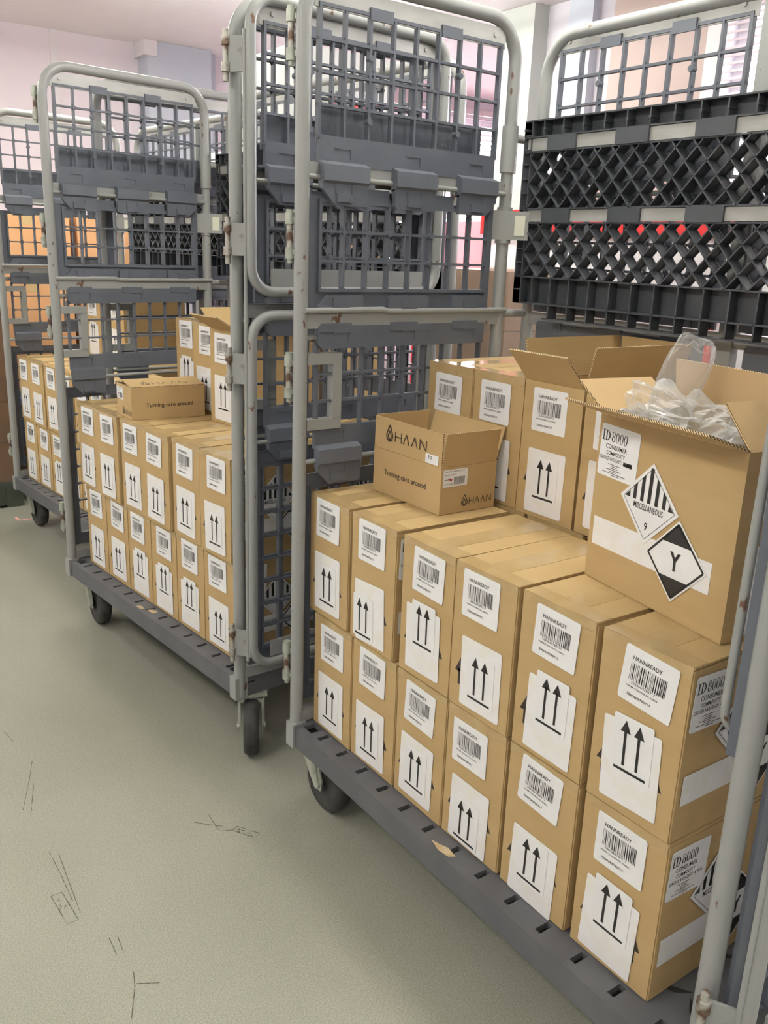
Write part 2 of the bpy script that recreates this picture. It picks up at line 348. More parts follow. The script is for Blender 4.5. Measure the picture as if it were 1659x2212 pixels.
HK = ((0.0, .112), (.182, .292), (.362, PW))
def hooks(b, zt, tall=.075, which=(0, 1, 2)):
    # three clip hooks; zt = top of the ridge
    for k, (a, c) in enumerate(HK):
        if k not in which: continue
        b.prism([(-.004, zt + .008), (-.024, zt), (-.026, zt - .030), (-.014, zt - .040), (-.004, zt - .040)], YZ, a, c)
        zb = zt - tall; ch = .03
        P = [(a, zt - .035), (a, zb + ch), (a + ch, zb), (c, zb), (c, zt - .035)] if k == 0 else ([(a, zt - .035), (a, zb), (c - ch, zb), (c, zb + ch), (c, zt - .035)] if k == 2 else [(a, zt - .035), (a, zb + .006), (a + .006, zb), (c - .006, zb), (c, zb + .006), (c, zt - .035)])
        b.prism(P, XZ, -.020, -.010)
        m = (a + c) / 2 - .004
        b.box(m - .019, -.0245, zb + .006, m + .019, -.019, zb + .022)
        b.box(m - .021, -.0220, zb + .022, m - .018, -.019, zb + .037); b.box(m + .018, -.0220, zb + .022, m + .021, -.019, zb + .037)
def slots(b, z, h=.02, y=-.0065):
    for a, c in HK:
        m = (a + c) / 2; w = .020
        b.box(m - w, y - .0015, z + h - .002, m + w, y, z + h); b.box(m + w - .002, y - .0015, z, m + w, y, z + h)
def make_upper():
    b = MB()
    grid(b, 0, PW, 1.487, 1.718, 8, 4, -.006, .006)
    for c, r in ((2, 3), (6, 3), (2, 1), (6, 1)): boss(b, PW * c / 8, 1.487 + .23095 * r / 4 - .02, -.006, .004)
    b.box(.012, .024, 1.478, .455, .028, 1.552)                     # inner skirt seen through the lowest row
    b.box(0, -.006, 1.437, PW, .004, 1.487); b.box(0, .004, 1.437, PW, .024, 1.443)
    slots(b, 1.450); hooks(b, 1.437)
    return b.mesh('grid_panel', ['plastic'])
def make_upper_flap():
    b = MB(); x0, x1, z0, z1 = -.026, PW + .010, 1.152, 1.400; a, c, d, e = .004, PW - .008, 1.196, 1.370
    P = [(x0, z0), (x1, z0), (x1, e), (x0, e)]
    b.box(x0, -.003, z0, x1, .005, d); b.box(x0, -.003, e, x1, .005, z1 - .02); b.box(x0, -.003, d, a, .005, e); b.box(c, -.003, d, x1, .005, e)
    b.box(.115, -.002, z1 - .02, .18, .004, z1 - .002); b.box(.295, -.002, z1 - .02, .36, .004, z1 - .002)
    b.prism([(x1 - .02, z1 - .02), (x1, z1 - .02), (x1, z1 + .012), (x1 - .008, z1 + .012)], XZ, -.003, .005)
    grid(b, a, c, d, e, 8, 3, -.010, .004)
    for cc, r in ((3, 1), (5, 1), (3, 2), (5, 2)): boss(b, a + (c - a) * cc / 8, d + (e - d) * r / 3, -.010, .002)
    for k, (s, t) in enumerate(HK):
        ch = .022
        Q = [(s, z0), (t, z0), (t, z0 + .034), (s + ch, z0 + .034), (s, z0 + .012)] if k == 0 else ([(s, z0), (t, z0), (t, z0 + .012), (t - ch, z0 + .034), (s, z0 + .034)] if k == 2 else [(s, z0), (t, z0), (t, z0 + .028), (t - .006, z0 + .034), (s + .006, z0 + .034), (s, z0 + .028)])
        b.prism(Q, XZ, -.014, -.003); m = (s + t) / 2
        b.box(m - .02, -.0165, z0 + .002, m + .02, -.0135, z0 + .013); b.box(m - .022, -.0160, z0 + .002, m - .020, -.0135, z0 + .030)
    return b.mesh('grid_flap', ['plastic'])
def make_lower():
    b = MB()
    b.prism([(0, 1.125), (0, 1.088), (.01, 1.078), (PW - .006, 1.078), (PW - .006, 1.125)], XZ, -.014, -.004); slots(b, 1.092, y=-.0145)
    for a, c in HK: b.box(a + .005, -.016, 1.112, c - .03, -.0135, 1.130)
    grid(b, .004, PW - .008, .910, 1.082, 8, 3, -.006, .006)
    b.box(0, -.006, .866, PW, .004, .912); slots(b, .884); hooks(b, .866, .078, (0,))
    return b.mesh('grid_panel', ['plastic'])
def make_lower_flap():
    b = MB(); y0 = .018; x0, x1, z0, z1 = -.022, PW + .008, .262, .806; a, c, d, e = .006, PW - .008, .300, .775
    b.box(x0, y0, z0, x1, y0 + .006, d); b.box(x0, y0, e, x1, y0 + .006, z1); b.box(x0, y0, d, a, y0 + .006, e); b.box(c, y0, d, x1, y0 + .006, e)
    grid(b, a, c, d, e, 8, 8, y0 - .003, y0 + .010)
    return b.mesh('grid_flap', ['plastic'])
def make_strip():
    b = MB(); b.box(-.012, -.003, 1.712, PW + .012, .001, 1.752)
    for x in (.02, PW - .02):
        b.cyl((x, -.0055, 1.736), (x, -.002, 1.736), .0055, 8)
    return b.mesh('mounting_strip', ['strip'])
def make_clip():
    b = MB(); b.box(-.028, -.008, 1.708, .028, -.003, 1.730); return b.mesh('clip', ['plastic'])
ME = dict(upper=make_upper(), upflap=make_upper_flap(), lower=make_lower(), lowflap=make_lower_flap(), strip=make_strip(), clip=make_clip())

def panels(parent, T, full=True):
    """hang the plastic panels on a frame; T = (loc, rz)"""
    loc, rz = T; R = Matrix.Rotation(rz, 3, 'Z')
    for k in ('strip', 'upper', 'upflap', 'lower', 'lowflap'):
        o = ob(ME[k].name.split('.')[0], ME[k], parent, loc, (0, 0, rz))
    for x in (PW * .30, PW * .69):
        ob('clip', ME['clip'], parent, Vector(loc) + R @ Vector((x, 0, 0)), (0, 0, rz))

def tube_frame_end():
    b = MB(); y0, y1, zt = .025, .583, 1.772; R_ = .0148
    b.tube(fillet([(0, y0, .17), (0, y0, zt), (0, y1, zt), (0, y1, .17)], .085, 8), R_, 12)
    b.box(-.010, y0 + .008, 1.120, .012, y1 - .008, 1.149)                       # flat mid rail
    b.tube([(.014, y0, 1.156), (.014, y0 + .20, 1.157), (.013, y0 + .215, 1.153), (.013, y1 + .012, 1.153)], .0062, 8)
    for z in (1.413, .840): b.cyl((.006, y0, z), (.006, y1, z), .0055, 8)
    b.box(.0, y0 + .01, 1.418, .004, y1 - .01, 1.440)                              # flat bar behind the hooks
    b.cyl((0, y1, 1.46), (0, y1, 1.56), .0190, 12); b.cyl((0, y1, 1.325), (0, y1, 1.37), .0182, 12)
    b.tube(fillet([(0, y0, 1.10), (0, y0 + .045, 1.10 + .0), (0, y0 + .046, 1.12)], .001, 1), .008, 6)
    b.box(-.012, y0, .222, .010, y1, .250)
    b.box(-.012, y0 - .020, .165, .018, y0 + .016, .225)                            # corner foot
    return b.mesh('end_frame', ['paint'])
def make_handle():
    b = MB(); w = .011
    b.box(-w, .012, 1.046, w, .098, 1.069); b.box(-w, .012, .908, w, .098, .931); b.box(-w, .076, .929, w, .098, 1.048)
    b.cyl((-w - .0005, .078, .934), (-w + .001, .078, .934), .004, 6)
    return b.mesh('handle', ['paint_flat'])
def make_hinge():
    b = MB(); b.cyl((0, 0, -.040), (0, 0, .040), .0072, 10, 0); b.cyl((0, 0, -.044), (0, 0, -.022), .0105, 10, 1); b.cyl((0, 0, .022), (0, 0, .044), .0105, 10, 1)
    b.cyl((0, 0, .040), (0, 0, .050), .0085, 10, 1); b.tube([(0, 0, -.044), (0, 0, -.053)], .006, 8, 1)
    b.box(0, -.004, -.036, .020, .004, -.026, 1); b.box(0, -.004, .026, .020, .004, .036, 1)
    return b.mesh('hinge', ['rust', 'fork'])
def make_hinge_plate():
    b = MB(); b.slab((.014, -.031, -.034), (.046, .026, 0), (-.0025, .0045, 0), (0, 0, .068), 0)
    b.box(.046, -.006, -.030, .060, .006, .030, 0)
    for z in (-.034, .016): b.cyl((.016, -.030, z), (.016, -.030, z + .018), .0095, 10, 1)
    b.cyl((.016, -.030, -.052), (.016, -.030, .046), .0062, 8, 1)
    b.box(.004, -.026, -.012, .016, -.012, .012, 0)
    return b.mesh('hinge_plate', ['paint_flat', 'rust'])
def make_latch():
    b = MB(); b.box(-.03, -.018, -.032, .055, -.013, .032, 0); b.box(.022, -.0195, -.022, .046, -.017, .022, 1); b.cyl((0, 0, -.04), (0, 0, .04), .0185, 12, 0)
    return b.mesh('latch', ['paint_flat', 'sleevecap'])
def make_door_frame():
    b = MB(); w = .555; r = .0122
    def loop(z0, z1):
        p = [(0, r * 0, (z0 + z1) / 2), (0, 0, z1), (w, 0, z1), (w, 0, z0), (0, 0, z0), (0, 0, (z0 + z1) / 2)]
        b.tube(fillet(p, .055, 7), r, 10)
    loop(1.180, 1.765); loop(.272, 1.128)
    for z in (1.413, .840): b.cyl((0, 0, z), (w, 0, z), .005, 8)
    b.cyl((-.012, .004, .29), (-.012, .004, 1.70), .0045, 6)
    for z in (1.20, .30): b.box(.05, -.004, z - .012, w - .05, 0, z + .030)
    return b.mesh('door', ['paint'])
def make_back():
    b = MB(); y = .677; zt = 1.752; R_ = .0148
    b.tube(fillet([(.006, y, .17), (.006, y, zt), (LX - .006, y, zt), (LX - .006, y, .17)], .085, 8), R_, 12)
    b.box(LX / 2 - .016, y - .012, .222, LX / 2 + .016, y + .012, zt - .012)
    b.box(.01, y - .006, 1.120, LX - .01, y + .014, 1.149)
    for z in (1.413, .840): b.cyl((.006, y - .006, z), (LX - .006, y - .006, z), .0055, 8)
    b.box(.01, y - .01, .222, LX - .01, y + .01, .250)
    for x in (.02, LX - .02):                                                       # links to the end frames
        for z in (1.145, .90, 1.535, .30): b.cyl((.002 if x < .5 else LX - .002, .583, z), (.006 if x < .5 else LX - .006, y, z), .009, 8)
    return b.mesh('back_frame', ['paint'])
def make_shelf():
    b = MB(); x0, x1 = .012, LX - .012; y0, y1 = .618, .646; zb, zt = 1.172, 1.572
    th = .0032
    def rail(z, xa=x0, xb=x1): b.box(xa, y0, z - th / 2, xb, y1, z + th / 2)
    def post(x, za, zb_): b.box(x - th / 2, y0, za, x + th / 2, y1, zb_)
    for z in (zt, 1.537, 1.505, 1.383, 1.352, 1.232, zb): rail(z)
    rail(1.140, x0 + .10, x1)
    n = 19
    for i in range(n + 1):
        x = x0 + (x1 - x0) * i / n
        post(x, 1.537, zt); post(x, zb, 1.232)
        b.cyl((x, y0 - .001, 1.553), (x, y1, 1.553), .0035, 6)
        if x > x0 + .10: post(x, 1.140, zb)
    for xx in (x0, x0 + .022, x1, x1 - .022): post(xx, zb, zt)
    for k in range(13): 
        z = zb + (zt - zb) * k / 13
        b.box(x0, y0, z - th / 2, x0 + .022, y1, z + th / 2); b.box(x1 - .022, y0, z - th / 2, x1, y1, z + th / 2)
    p = .050
    def lattice(za, zc, w, ya, yb, off=0.0):
        xa, xb = x0 + .022, x1 - .022; k = -40
        while k < 60:
            for sgn in (1, -1):
                c = k * p + off
                # line x - xa = c + sgn*(z - za)*.9
                pts = []
                zlo, zhi = za, zc
                f = lambda z: xa + c + sgn * (z - za) * .92
                def zof(x): return za + (x - xa - c) / (sgn * .92)
                A, B = f(zlo), f(zhi)
                lo, hi = zlo, zhi
                for bound in (xa, xb):
                    zz = zof(bound)
                    if min(A, B) < bound < max(A, B):
                        if bound == xa:
                            if sgn > 0: lo = max(lo, zz)
                            else: hi = min(hi, zz)
                        else:
                            if sgn > 0: hi = min(hi, zz)
                            else: lo = max(lo, zz)
                if max(A, B) <= xa or min(A, B) >= xb or hi - lo < .004: continue
                P, Q = Vector((f(lo), ya, lo)), Vector((f(hi), ya, hi)); d = (Q - P).normalized(); nn = Vector((-d.z, 0, d.x)) * w
                b.slab(P - nn / 2, Q - P, nn, (0, yb - ya, 0))
            k += 1
    for za, zc in ((1.383, 1.505), (1.232, 1.352)):
        lattice(za, zc, .0028, y0, y1 - .004); lattice(za, zc, .006, y1 - .003, y1)
    b.box(x0, y1 - .003, 1.537, x1, y1, zt); b.box(x0, y1 - .003, zb, x1, y1, 1.232)
    # plastic clips over the two metal strips
    for z0_, z1_ in ((1.506, 1.536), (1.353, 1.382)):
        for i in range(6):
            x = x0 + .075 + i * .195; b.box(x, y0 - .003, z0_, x + .085, y0 + .010, z1_)
    return b.mesh('folding_shelf', ['dark_plastic'])
def make_shelf_strip():
    b = MB()
    for z0_, z1_ in ((1.508, 1.534), (1.355, 1.380)): b.box(.022, .620, z0_, LX - .022, .626, z1_)
    return b.mesh('shelf_strip', ['strip'])
def make_base():
    b = MB(); x0, x1 = .014, LX - .014; zt = .2195; zu = .168
    ya, yb, yc = .012, .702, .062
    b.box(x0, yc, zt - .016, x1, yb, zt)
    b.box(x0, ya, zu, x1, ya + .010, zt); b.box(x0, yb - .01, zu, x1, yb, zt - .0165); b.box(x0, ya + .01, zu, x0 + .01, yb - .01, zt - .0165); b.box(x1 - .01, ya + .01, zu, x1, yb - .01, zt - .0165)
    b.box(x0 + .01, ya + .011, zt - .036, x1 - .01, yb - .011, zt - .030)                # floor under the slots
    b.box(x0, ya + .010, zt - .012, x1, .029, zt)                                        # front rail of the slotted strip
    b.box(x0, .0585, zt - .012, x1, yc, zt)
    cuts = [(.050, .086)] + [(.110 + .0772 * i, .1225 + .0772 * i) for i in range(13)] + [(x1 - .072, x1 - .036)]
    px = x0
    for a, c in cuts:
        b.box(px, .029, zt - .012, a, .0585, zt); px = c
    b.box(px, .029, zt - .012, x1, .0585, zt)
    for x in (.3, .57, .84): b.box(x - .02, ya + .012, zu + .001, x + .02, yb - .012, zt - .037)
    return b.mesh('platform', ['deck'])
def make_hole_decals():  # flat black shapes paint the shade of holes onto the solid deck
    b = MB()
    P = [(0, .028), (.034, .006), (.036, -.004), (.018, .002)]
    for i in range(9):
        for j in range(5):
            for rx, ry, dx, dy in ((1, 1, 0, 0), (-1, 1, 0, .012), (1, -1, .05, 0), (-1, -1, .05, .012)):
                x = .09 + i * .118 + dx; y = .10 + j * .125 + dy
                q = [(x + u * rx, y + v * ry) for u, v in P]
                if rx * ry < 0: q.reverse()
                b.flat(q, .2200)
    return b.mesh('hole_shade_decals', ['ink'])
def make_caster():
    b = MB()
    b.box(-.038, -.042, .158, .038, .042, .168); b.cyl((0, 0, .148), (0, 0, .158), .032, 16)
    b.box(-.032, -.031, .138, .034, .031, .149)
    for s in (-1, 1):
        y = s * .029
        b.prism([(-.030, .148), (.034, .148), (.034, .120), (-.018, .060), (-.048, .060), (-.052, .085)], XZ, y - .0018, y + .0018)
        b.prism([(-.020, .147), (.006, .147), (-.024, .070), (-.044, .070)], XZ, y + s * .002, y + s * .0055)
        b.cyl((-.036, y, .075), (-.036, y + s * .008, .075), .011, 10)
    b.tube([(.034, -.034, .135), (.040, -.034, .128), (.040, .034, .128), (.034, .034, .135)], .004, 6)
    return b.mesh('caster', ['fork'])
def make_wheel():
    b = MB(); n = 26; prof = [(.0, -.012), (.022, -.012), (.022, -.018), (.047, -.016), (.056, -.019), (.066, -.020), (.0725, -.016), (.075, -.008), (.075, .008), (.0725, .016), (.066, .020), (.056, .019), (.047, .016), (.022, .018), (.022, .012), (.0, .012)]
    vs = []; fs = []; m = len(prof)
    for k in range(n):
        a = 2 * math.pi * k / n
        for r, y in prof: vs.append((r * math.cos(a), y, r * math.sin(a)))
    for k in range(n):
        k2 = (k + 1) % n
        for j in range(m - 1): fs.append((k * m + j, k * m + j + 1, k2 * m + j + 1, k2 * m + j))
    b.add(vs, fs, 0, True)
    return b.mesh('wheel', ['tyre'])
ME.update(end=tube_frame_end(), handle=make_handle(), hinge=make_hinge(), hplate=make_hinge_plate(), latch=make_latch(), doorf=make_door_frame(), back=make_back(), shelf=make_shelf(),
          shstrip=make_shelf_strip(), base=make_base(), holes=make_hole_decals(), caster=make_caster(), wheel=make_wheel())
for k in ('upper', 'upflap', 'lower', 'lowflap', 'base', 'shelf', 'end', 'back', 'handle', 'hplate', 'caster', 'wheel', 'doorf', 'latch', 'hinge'): recalc(ME[k])

def roll_cage(label, loc, rz, wheels=(0, 0, 0, 0), doors=True, shelf=True, group='roll cages', fl_shift=False):
    t = thing('roll_cage', label, 'roll cage', loc, rz, group)
    ob('platform', ME['base'], t); ob('hole_shade_decals', ME['holes'], t, kind='stuff')
    for (x, y), a in zip(((.040, .085) if fl_shift else (.068, .085), (LX - .052, .075), (.115, .62), (LX - .085, .62)), wheels):
        c = ob('caster', ME['caster'], t, (x, y, 0), (0, 0, a)); ob('wheel', ME['wheel'], c, (-.036, 0, .075))
    for side in (0, 1):
        x = .025 if side == 0 else LX - .025
        # the inner face of each end looks into the cage; the right end is the mirror image of the left
        e = ob('end_frame', ME['end'], t, (x, 0, 0))
        e.rotation_euler = (0, 0, math.radians(2.5 if side == 0 else -2.5))
        if side: e.scale = (-1, 1, 1)
        panels(e, ((0, .060, 0), math.pi / 2))
        ob('handle', ME['handle'], e, (0, .025, 0))
        if side == 0:
            for z in (1.66, 1.30, 1.02, .37): ob('hinge', ME['hinge'], e, (-.022, .012, z), (0, 0, .5))
            ob('latch', ME['latch'], e, (0, .583, 1.345), (0, 0, math.pi / 2 - .6))
    bk = ob('back_frame', ME['back'], t)
    for x in (.052, LX / 2 + .046): panels(bk, ((x, .677, 0), 0))
    if shelf:
        s = ob('folding_shelf', ME['shelf'], t); ob('shelf_strip', ME['shstrip'], s)
    if doors:
        d = ob('door', ME['doorf'], t, (LX + .031, .030, 0), (0, 0, math.pi / 2))
        panels(d, ((.040, .012, .004), 0))
        for z in (1.655, 1.29, 1.01, .335): ob('hinge_plate', ME['hplate'], t, (LX - .025, .025, z), (0, 0, 0))
    return t
PI = math.pi
cage1 = roll_cage('nearest grey roll cage, loaded with cartons and an open carton of packing film', (-.013, -.062, 0), 0, (PI, PI, PI, PI), fl_shift=True)
cage2 = roll_cage('middle grey roll cage with a small closed carton on its load', (-1.364, -.176, 0), math.radians(5.2), (PI - .1, math.radians(148), PI, PI))
cage3 = roll_cage('farthest of the three loaded roll cages, at the left edge', (-2.583, -.060, 0), math.radians(4.6), (PI, PI, PI, PI), doors=False)
# bent guard bar and plate standing beside the right front post of the nearest cage
b = MB()
b.tube(fillet([(1.066, -.036, 1.30), (1.062, -.034, .730), (1.092, -.010, .715)], .018, 5), .006, 6)
ob('guard_bar', b.mesh('guard_bar', ['paint']), cage1, (.013, .062, 0))
b = MB(); b.slab((1.078, -.045, .70), (.020, .006, 0), (0, 0, .62), (.003, .010, 0)); ob('guard_plate', b.mesh('guard_plate', ['plastic']), cage1, (.013, .062, 0))
# torn paper left on the platforms
b = MB(); b.flat([(.52, -.036), (.55, -.044), (.575, -.040), (.582, -.028), (.555, -.024), (.54, -.03)], .2203)
ob('torn_paper', b.mesh('torn_paper', ['torn']), cage1, (.013, .062, 0))
b = MB(); b.flat([(.53, .020), (.56, .018), (.565, .030), (.54, .032)], .2203); b.flat([(.58, .03), (.615, .035), (.61, .052), (.585, .045)], .2203)
ob('torn_paper', b.mesh('torn_paper', ['torn']), cage2)

# ------------------------------------------------------------------ cartons
CW, CD, CH = .1565, .285, .2735
def sticker(w, h, r=.004, t=.0005, m='label'):
    b = MB(); P = []
    for cx, cy, a0 in ((w - r, -r, 0), (r, -r, 90), (r, -h + r, 180), (w - r, -h + r, 270)):
        for k in range(4): a = math.radians(a0 + k * 30); P.append((cx + r * math.cos(a), cy + r * math.sin(a)))
    b.prism(P, lambda a, c, t_: (a, c, t_), 0, t); return recalc(b.mesh('sticker', [m]))
def arrow2(b, x, y0, y1, hw, hh, sw, z=0.0):
    b.flat([(x - hw / 2, y1 - hh), (x + hw / 2, y1 - hh), (x, y1)], z); b.flat([(x - sw / 2, y0), (x + sw / 2, y0), (x + sw / 2, y1 - hh * .8), (x - sw / 2, y1 - hh * .8)], z)
def barcode_print():
    b = MB(); rnd = random.Random(3)
    put(b, 'HANNREADY', .015, -.0195, h=.0062, w=.050, bold=.012)
    x = .0135
    while x < .077:
        w = rnd.choice((.0006, .0006, .0011, .0017)); b.flat([(x, -.0515), (x + w, -.0515), (x + w, -.0245), (x, -.0245)], 0); x += w + rnd.choice((.0009, .0015, .0021))
    put(b, '5060669780717', .019, -.0565, h=.0042, w=.042); put(b, 'H350ML CLEANSER DD_GREEN', .012, -.0625, h=.0026, w=.054, bold=.01); put(b, '5060669780717', .015, -.0755, h=.0040, w=.042, bold=.012)
    return b.mesh('barcode_print', ['ink'])
def arrows_print():
    b = MB(); arrow2(b, .0225, -.078, -.0065, .0185, .019, .0048); arrow2(b, .0465, -.078, -.0065, .0185, .019, .0048)
    b.flat([(.0065, -.0875), (.0635, -.0875), (.0635, -.0833), (.0065, -.0833)]); return b.mesh('arrows_print', ['ink'])
def box_arrows_print():
    b = MB(); arrow2(b, .030, .046, .100, .030, .030, .012); return b.mesh('printed_arrows', ['ink_brown'])
def serif_id(b, x, y, h):
    st = h * .145; sf = h * .05
    def I(x): 
        b.flat([(x - st / 2, y), (x + st / 2, y), (x + st / 2, y + h), (x - st / 2, y + h)])
        for yy in (y, y + h - sf): b.flat([(x - h * .2, yy), (x + h * .2, yy), (x + h * .2, yy + sf), (x - h * .2, yy + sf)], .0001)
    I(x + h * .2)
    dx = x + h * .62; I(dx)
    ring2(b, dx, y + h / 2, (h * .52, h / 2), (h * .36, h / 2 - sf), -PI / 2, PI / 2, 14)
    gx = dx + h * 1.0
    # 8
    ring2(b, gx, y + h * .74, (h * .21, h * .26), (h * .12, h * .22), n=16); ring2(b, gx, y + h * .27, (h * .25, h * .28), (h * .13, h * .235), n=18)
    for k in range(3): ring2(b, gx + h * .57 * (k + 1), y + h / 2, (h * .25, h * .51), (h * .135, h * .465), n=20)
def id_print(scribble=False):
    b = MB(); serif_id(b, .003, -.026, .0165)
    put(b, 'CONSUMER', .014, -.0375, h=.0072, w=.050, bold=.008); put(b, 'COMMODITY', .017, -.0475, h=.0062, w=.044, bold=.006); put(b, 'GROSS WEIGHT:' if scribble else 'GROSS WEIGHT: 4.9KG', .003, -.0565, h=.0058, w=.052 if scribble else .078, bold=.006)
    if scribble:
        rnd = random.Random(2)
        for k in range(9): line2(b, (.059, -.052 - rnd.random() * .005), (.079, -.051 - rnd.random() * .006), .0016)
    for k, (a, w) in enumerate(((.024, .028), (.034, .012), (.030, .018), (.020, .036), (.030, .016), (.012, .056), (.034, .018))): line2(b, (a, -.0620 - k * .0028), (a + w, -.0620 - k * .0028), .0009)
    return b.mesh('id_print', ['ink'])
def diamond(m, r, t=.0005):
    b = MB(); b.prism([(r, 0), (0, r), (-r, 0), (0, -r)], lambda a, c, t_: (a, c, t_), 0, t); return recalc(b.mesh('diamond', [m]))
def nine_print():
    b = MB(); r = .0555
    P = [(r, 0), (0, r), (-r, 0), (0, -r)]
    for k in range(4): line2(b, P[k], P[(k + 1) % 4], .0008)
    for i in range(7):
        x = (i - 3) * .0158; w = .0072; top = .056 - abs(x) * 1.0
        if abs(i - 3) == 3: b.flat([(x - .006, .001), (x + .006, .001), (x + (.005 if i == 0 else -.005), .011)]); continue
        b.flat([(x - w / 2, .001), (x + w / 2, .001), (x + w / 2, top - (w / 2 if x >= 0 else -w / 2) * (0 if i == 3 else 1)), (x - w / 2, top + (w / 2 if x >= 0 else -w / 2) * (0 if i == 3 else 1))])
    put(b, 'MISCELLANEOUS', 0, -.0115, h=.0092, w=.064, bold=.012, center=True); put(b, '9', 0, -.041, h=.0120, w=.0065, bold=.012, center=True)
    return b.mesh('class_nine_print', ['ink'])
def y_print():
    b = MB(); r = .0565; P = [(r, 0), (0, r), (-r, 0), (0, -r)]
    for k in range(4): line2(b, P[k], P[(k + 1) % 4], .0034)
    b.flat([(-r + .026, .026), (r - .026, .026), (0, r)]); b.flat([(-r + .026, -.026), (0, -r), (r - .026, -.026)])
    put(b, 'Y', 0, -.0135, h=.027, w=.022, bold=.03, center=True, z=.0001); return b.mesh('quantity_print', ['ink'])
def carton_body(seed):
    import bmesh
    rnd = random.Random(seed); b = MB(); t = .003
    b.box(0, 0, 0, CW, CD, CH - t); me = b.mesh('carton_body', ['card', 'edge'])
    bm = bmesh.new(); bm.from_mesh(me)
    for v in bm.verts: v.co += Vector((rnd.uniform(-.0008, .0008), rnd.uniform(-.0008, .0008), 0 if v.co.z < .1 else rnd.uniform(-.001, 0)))
    bmesh.ops.bevel(bm, geom=[e for e in bm.edges], offset=.0022, segments=2, affect='EDGES')
    bm.to_mesh(me); bm.free()
    b2 = MB(); b2.v = [tuple(v.co) for v in me.vertices]; b2.f = [tuple(p.vertices) for p in me.polygons]; b2.mi = [0] * len(b2.f); b2.sm = [False] * len(b2.f)
    g = .0012                                                   # the two top flaps, with the gap between them
    for a, c, s in ((.0008, CW / 2 - g, 1), (CW / 2 + g, CW - .0008, -1)):
        zs = CH - t + rnd.uniform(0, .0006)
        b2.box(a, .0012, CH - t - .0005, c, CD - .0012, CH, 0)
    me2 = b2.mesh('carton_body', ['card', 'edge']); bpy.data.meshes.remove(me)
    return me2
def carton_tape(seed):
    rnd = random.Random(seed); b = MB(); m = CW / 2 + rnd.uniform(-.006, .006); e = .0004
    b.box(m - .024, -.0006, CH, m + .024, CD + .0006, CH + e)                     # along the top seam
    b.box(m - .024, -.0007, CH - .045, m + .024, -.0002, CH + e)                   # folded down over the front
    b.box(.002, .0005, CH + .0001, CW - .002, .030 + rnd.uniform(-.008, .008), CH + e + .0001)   # across the front edge
    b.box(.002, -.0006, CH - .016, CW - .002, -.0001, CH + .0002)
    return b.mesh('packing_tape', ['tape'])
CB = [recalc(carton_body(i)) for i in range(4)]; CT = [carton_tape(i) for i in range(4)]
S_BAR = sticker(.0915, .086); S_BIG = sticker(.102, .131, m='label2'); S_SM = sticker(.0705, .0925, m='label')
P_BAR = barcode_print(); P_ARR = arrows_print(); P_BOX = box_arrows_print(); S_ID = sticker(.0905, .083); P_ID = id_print(); P_ID2 = id_print(True)
S_D9 = diamond('label', .0635); P_9 = nine_print(); S_DY = diamond('label', .0625); P_Y = y_print(); S_STRIP = sticker(.258, .047, .001, .0004, 'label2')
RX = Matrix.Rotation(PI / 2, 4, 'X')
def face_put(name, me, root, u, v, ang, face, lift, pname=None, pme=None):
    """stick a flat sticker on a face; u,v measured on the face from its lower left corner"""
    F = {'front': Matrix.Translation((0, 0, 0)) @ RX, 'right': Matrix.Translation((CW, 0, 0)) @ Matrix.Rotation(PI / 2, 4, 'Z') @ RX}[face]
    o = ob(name, me, root); o.matrix_local = F @ Matrix.Translation((u, v, lift)) @ Matrix.Rotation(math.radians(ang), 4, 'Z')
    if pme: ob(pname, pme, o, (0, 0, .0008))
    return o
def hazard_side(root, face, scrib=False):
    face_put('blank_sticker', S_STRIP, root, .010, .107, -.6, face, .0010)
    face_put('id_label', S_ID, root, .008, .258, -2, face, .0010, 'print', P_ID2 if scrib else P_ID)
    face_put('hazard_label', S_D9, root, .131, .157, 0, face, .0016, 'print', P_9)
    face_put('hazard_label', S_DY, root, .199, .087, 0, face, .0018, 'print', P_Y)
def carton(label, loc, rz, lab, group, seed, side=False, top_flaps=True):
    t = thing('carton', label, 'carton', loc, rz, group)
    ob('body', CB[seed % 4], t)
    if top_flaps: ob('packing_tape', CT[(seed * 3 + 1) % 4], t)
    if lab:
        (bu, bv, ba), (au, av, aa), (du, dv) = lab
        face_put('barcode_label', S_BAR, t, bu, bv, ba, 'front', .0012, 'print', P_BAR)
        for xx in (0, .088): ob('printed_arrow', P_BOX, t).matrix_local = Matrix.Translation((xx, -.0006, 0)) @ RX
        face_put('blank_label', S_BIG, t, au, av, aa, 'front', .0012)
        face_put('arrow_label', S_SM, t, au + du, av + dv, aa * .6, 'front', .0020, 'print', P_ARR)
    if side: hazard_side(t, 'right')
    return t
ORD = ['first', 'second', 'third', 'fourth', 'fifth', 'sixth']
G1 = 'labelled cartons on the nearest roll cage'; G2 = 'labelled cartons on the middle roll cage'; G3 = 'labelled cartons on the farthest roll cage'
Z0 = .2205
LABU = [((.028, .269, -.4), (.022, .146, 1.5), (.018, -.022)), ((.028, .268, -.3), (.019, .137, 3), (-.003, -.032)), ((.037, .263, -1.8), (.020, .146, 1.5), (.018, .012)),
        ((.024, .266, -.4), (.030, .143, 1), (.017, -.022)), ((.035, .264, -2.5), (.031, .142, -.9), (.017, .012)), ((.046, .268, -4.5), (.022, .146, 2.5), (.018, .012))]
LABL = [((.031, .258, 1.5), (.023, .140, 1.3), (.016, -.018)), ((.028, .267, -.6), (.019, .139, 1.6), (.014, -.020)), ((.032, .263, -2.6), (.023, .147, -.8), (.014, -.020)),
        ((.019, .252, .4), (.024, .138, -1), (.009, -.036)), ((.034, .270, -3.7), (.027, .133, -1.5), (.012, -.006)), ((.030, .259, -.3), (.023, .142, -2), (.017, .012))]
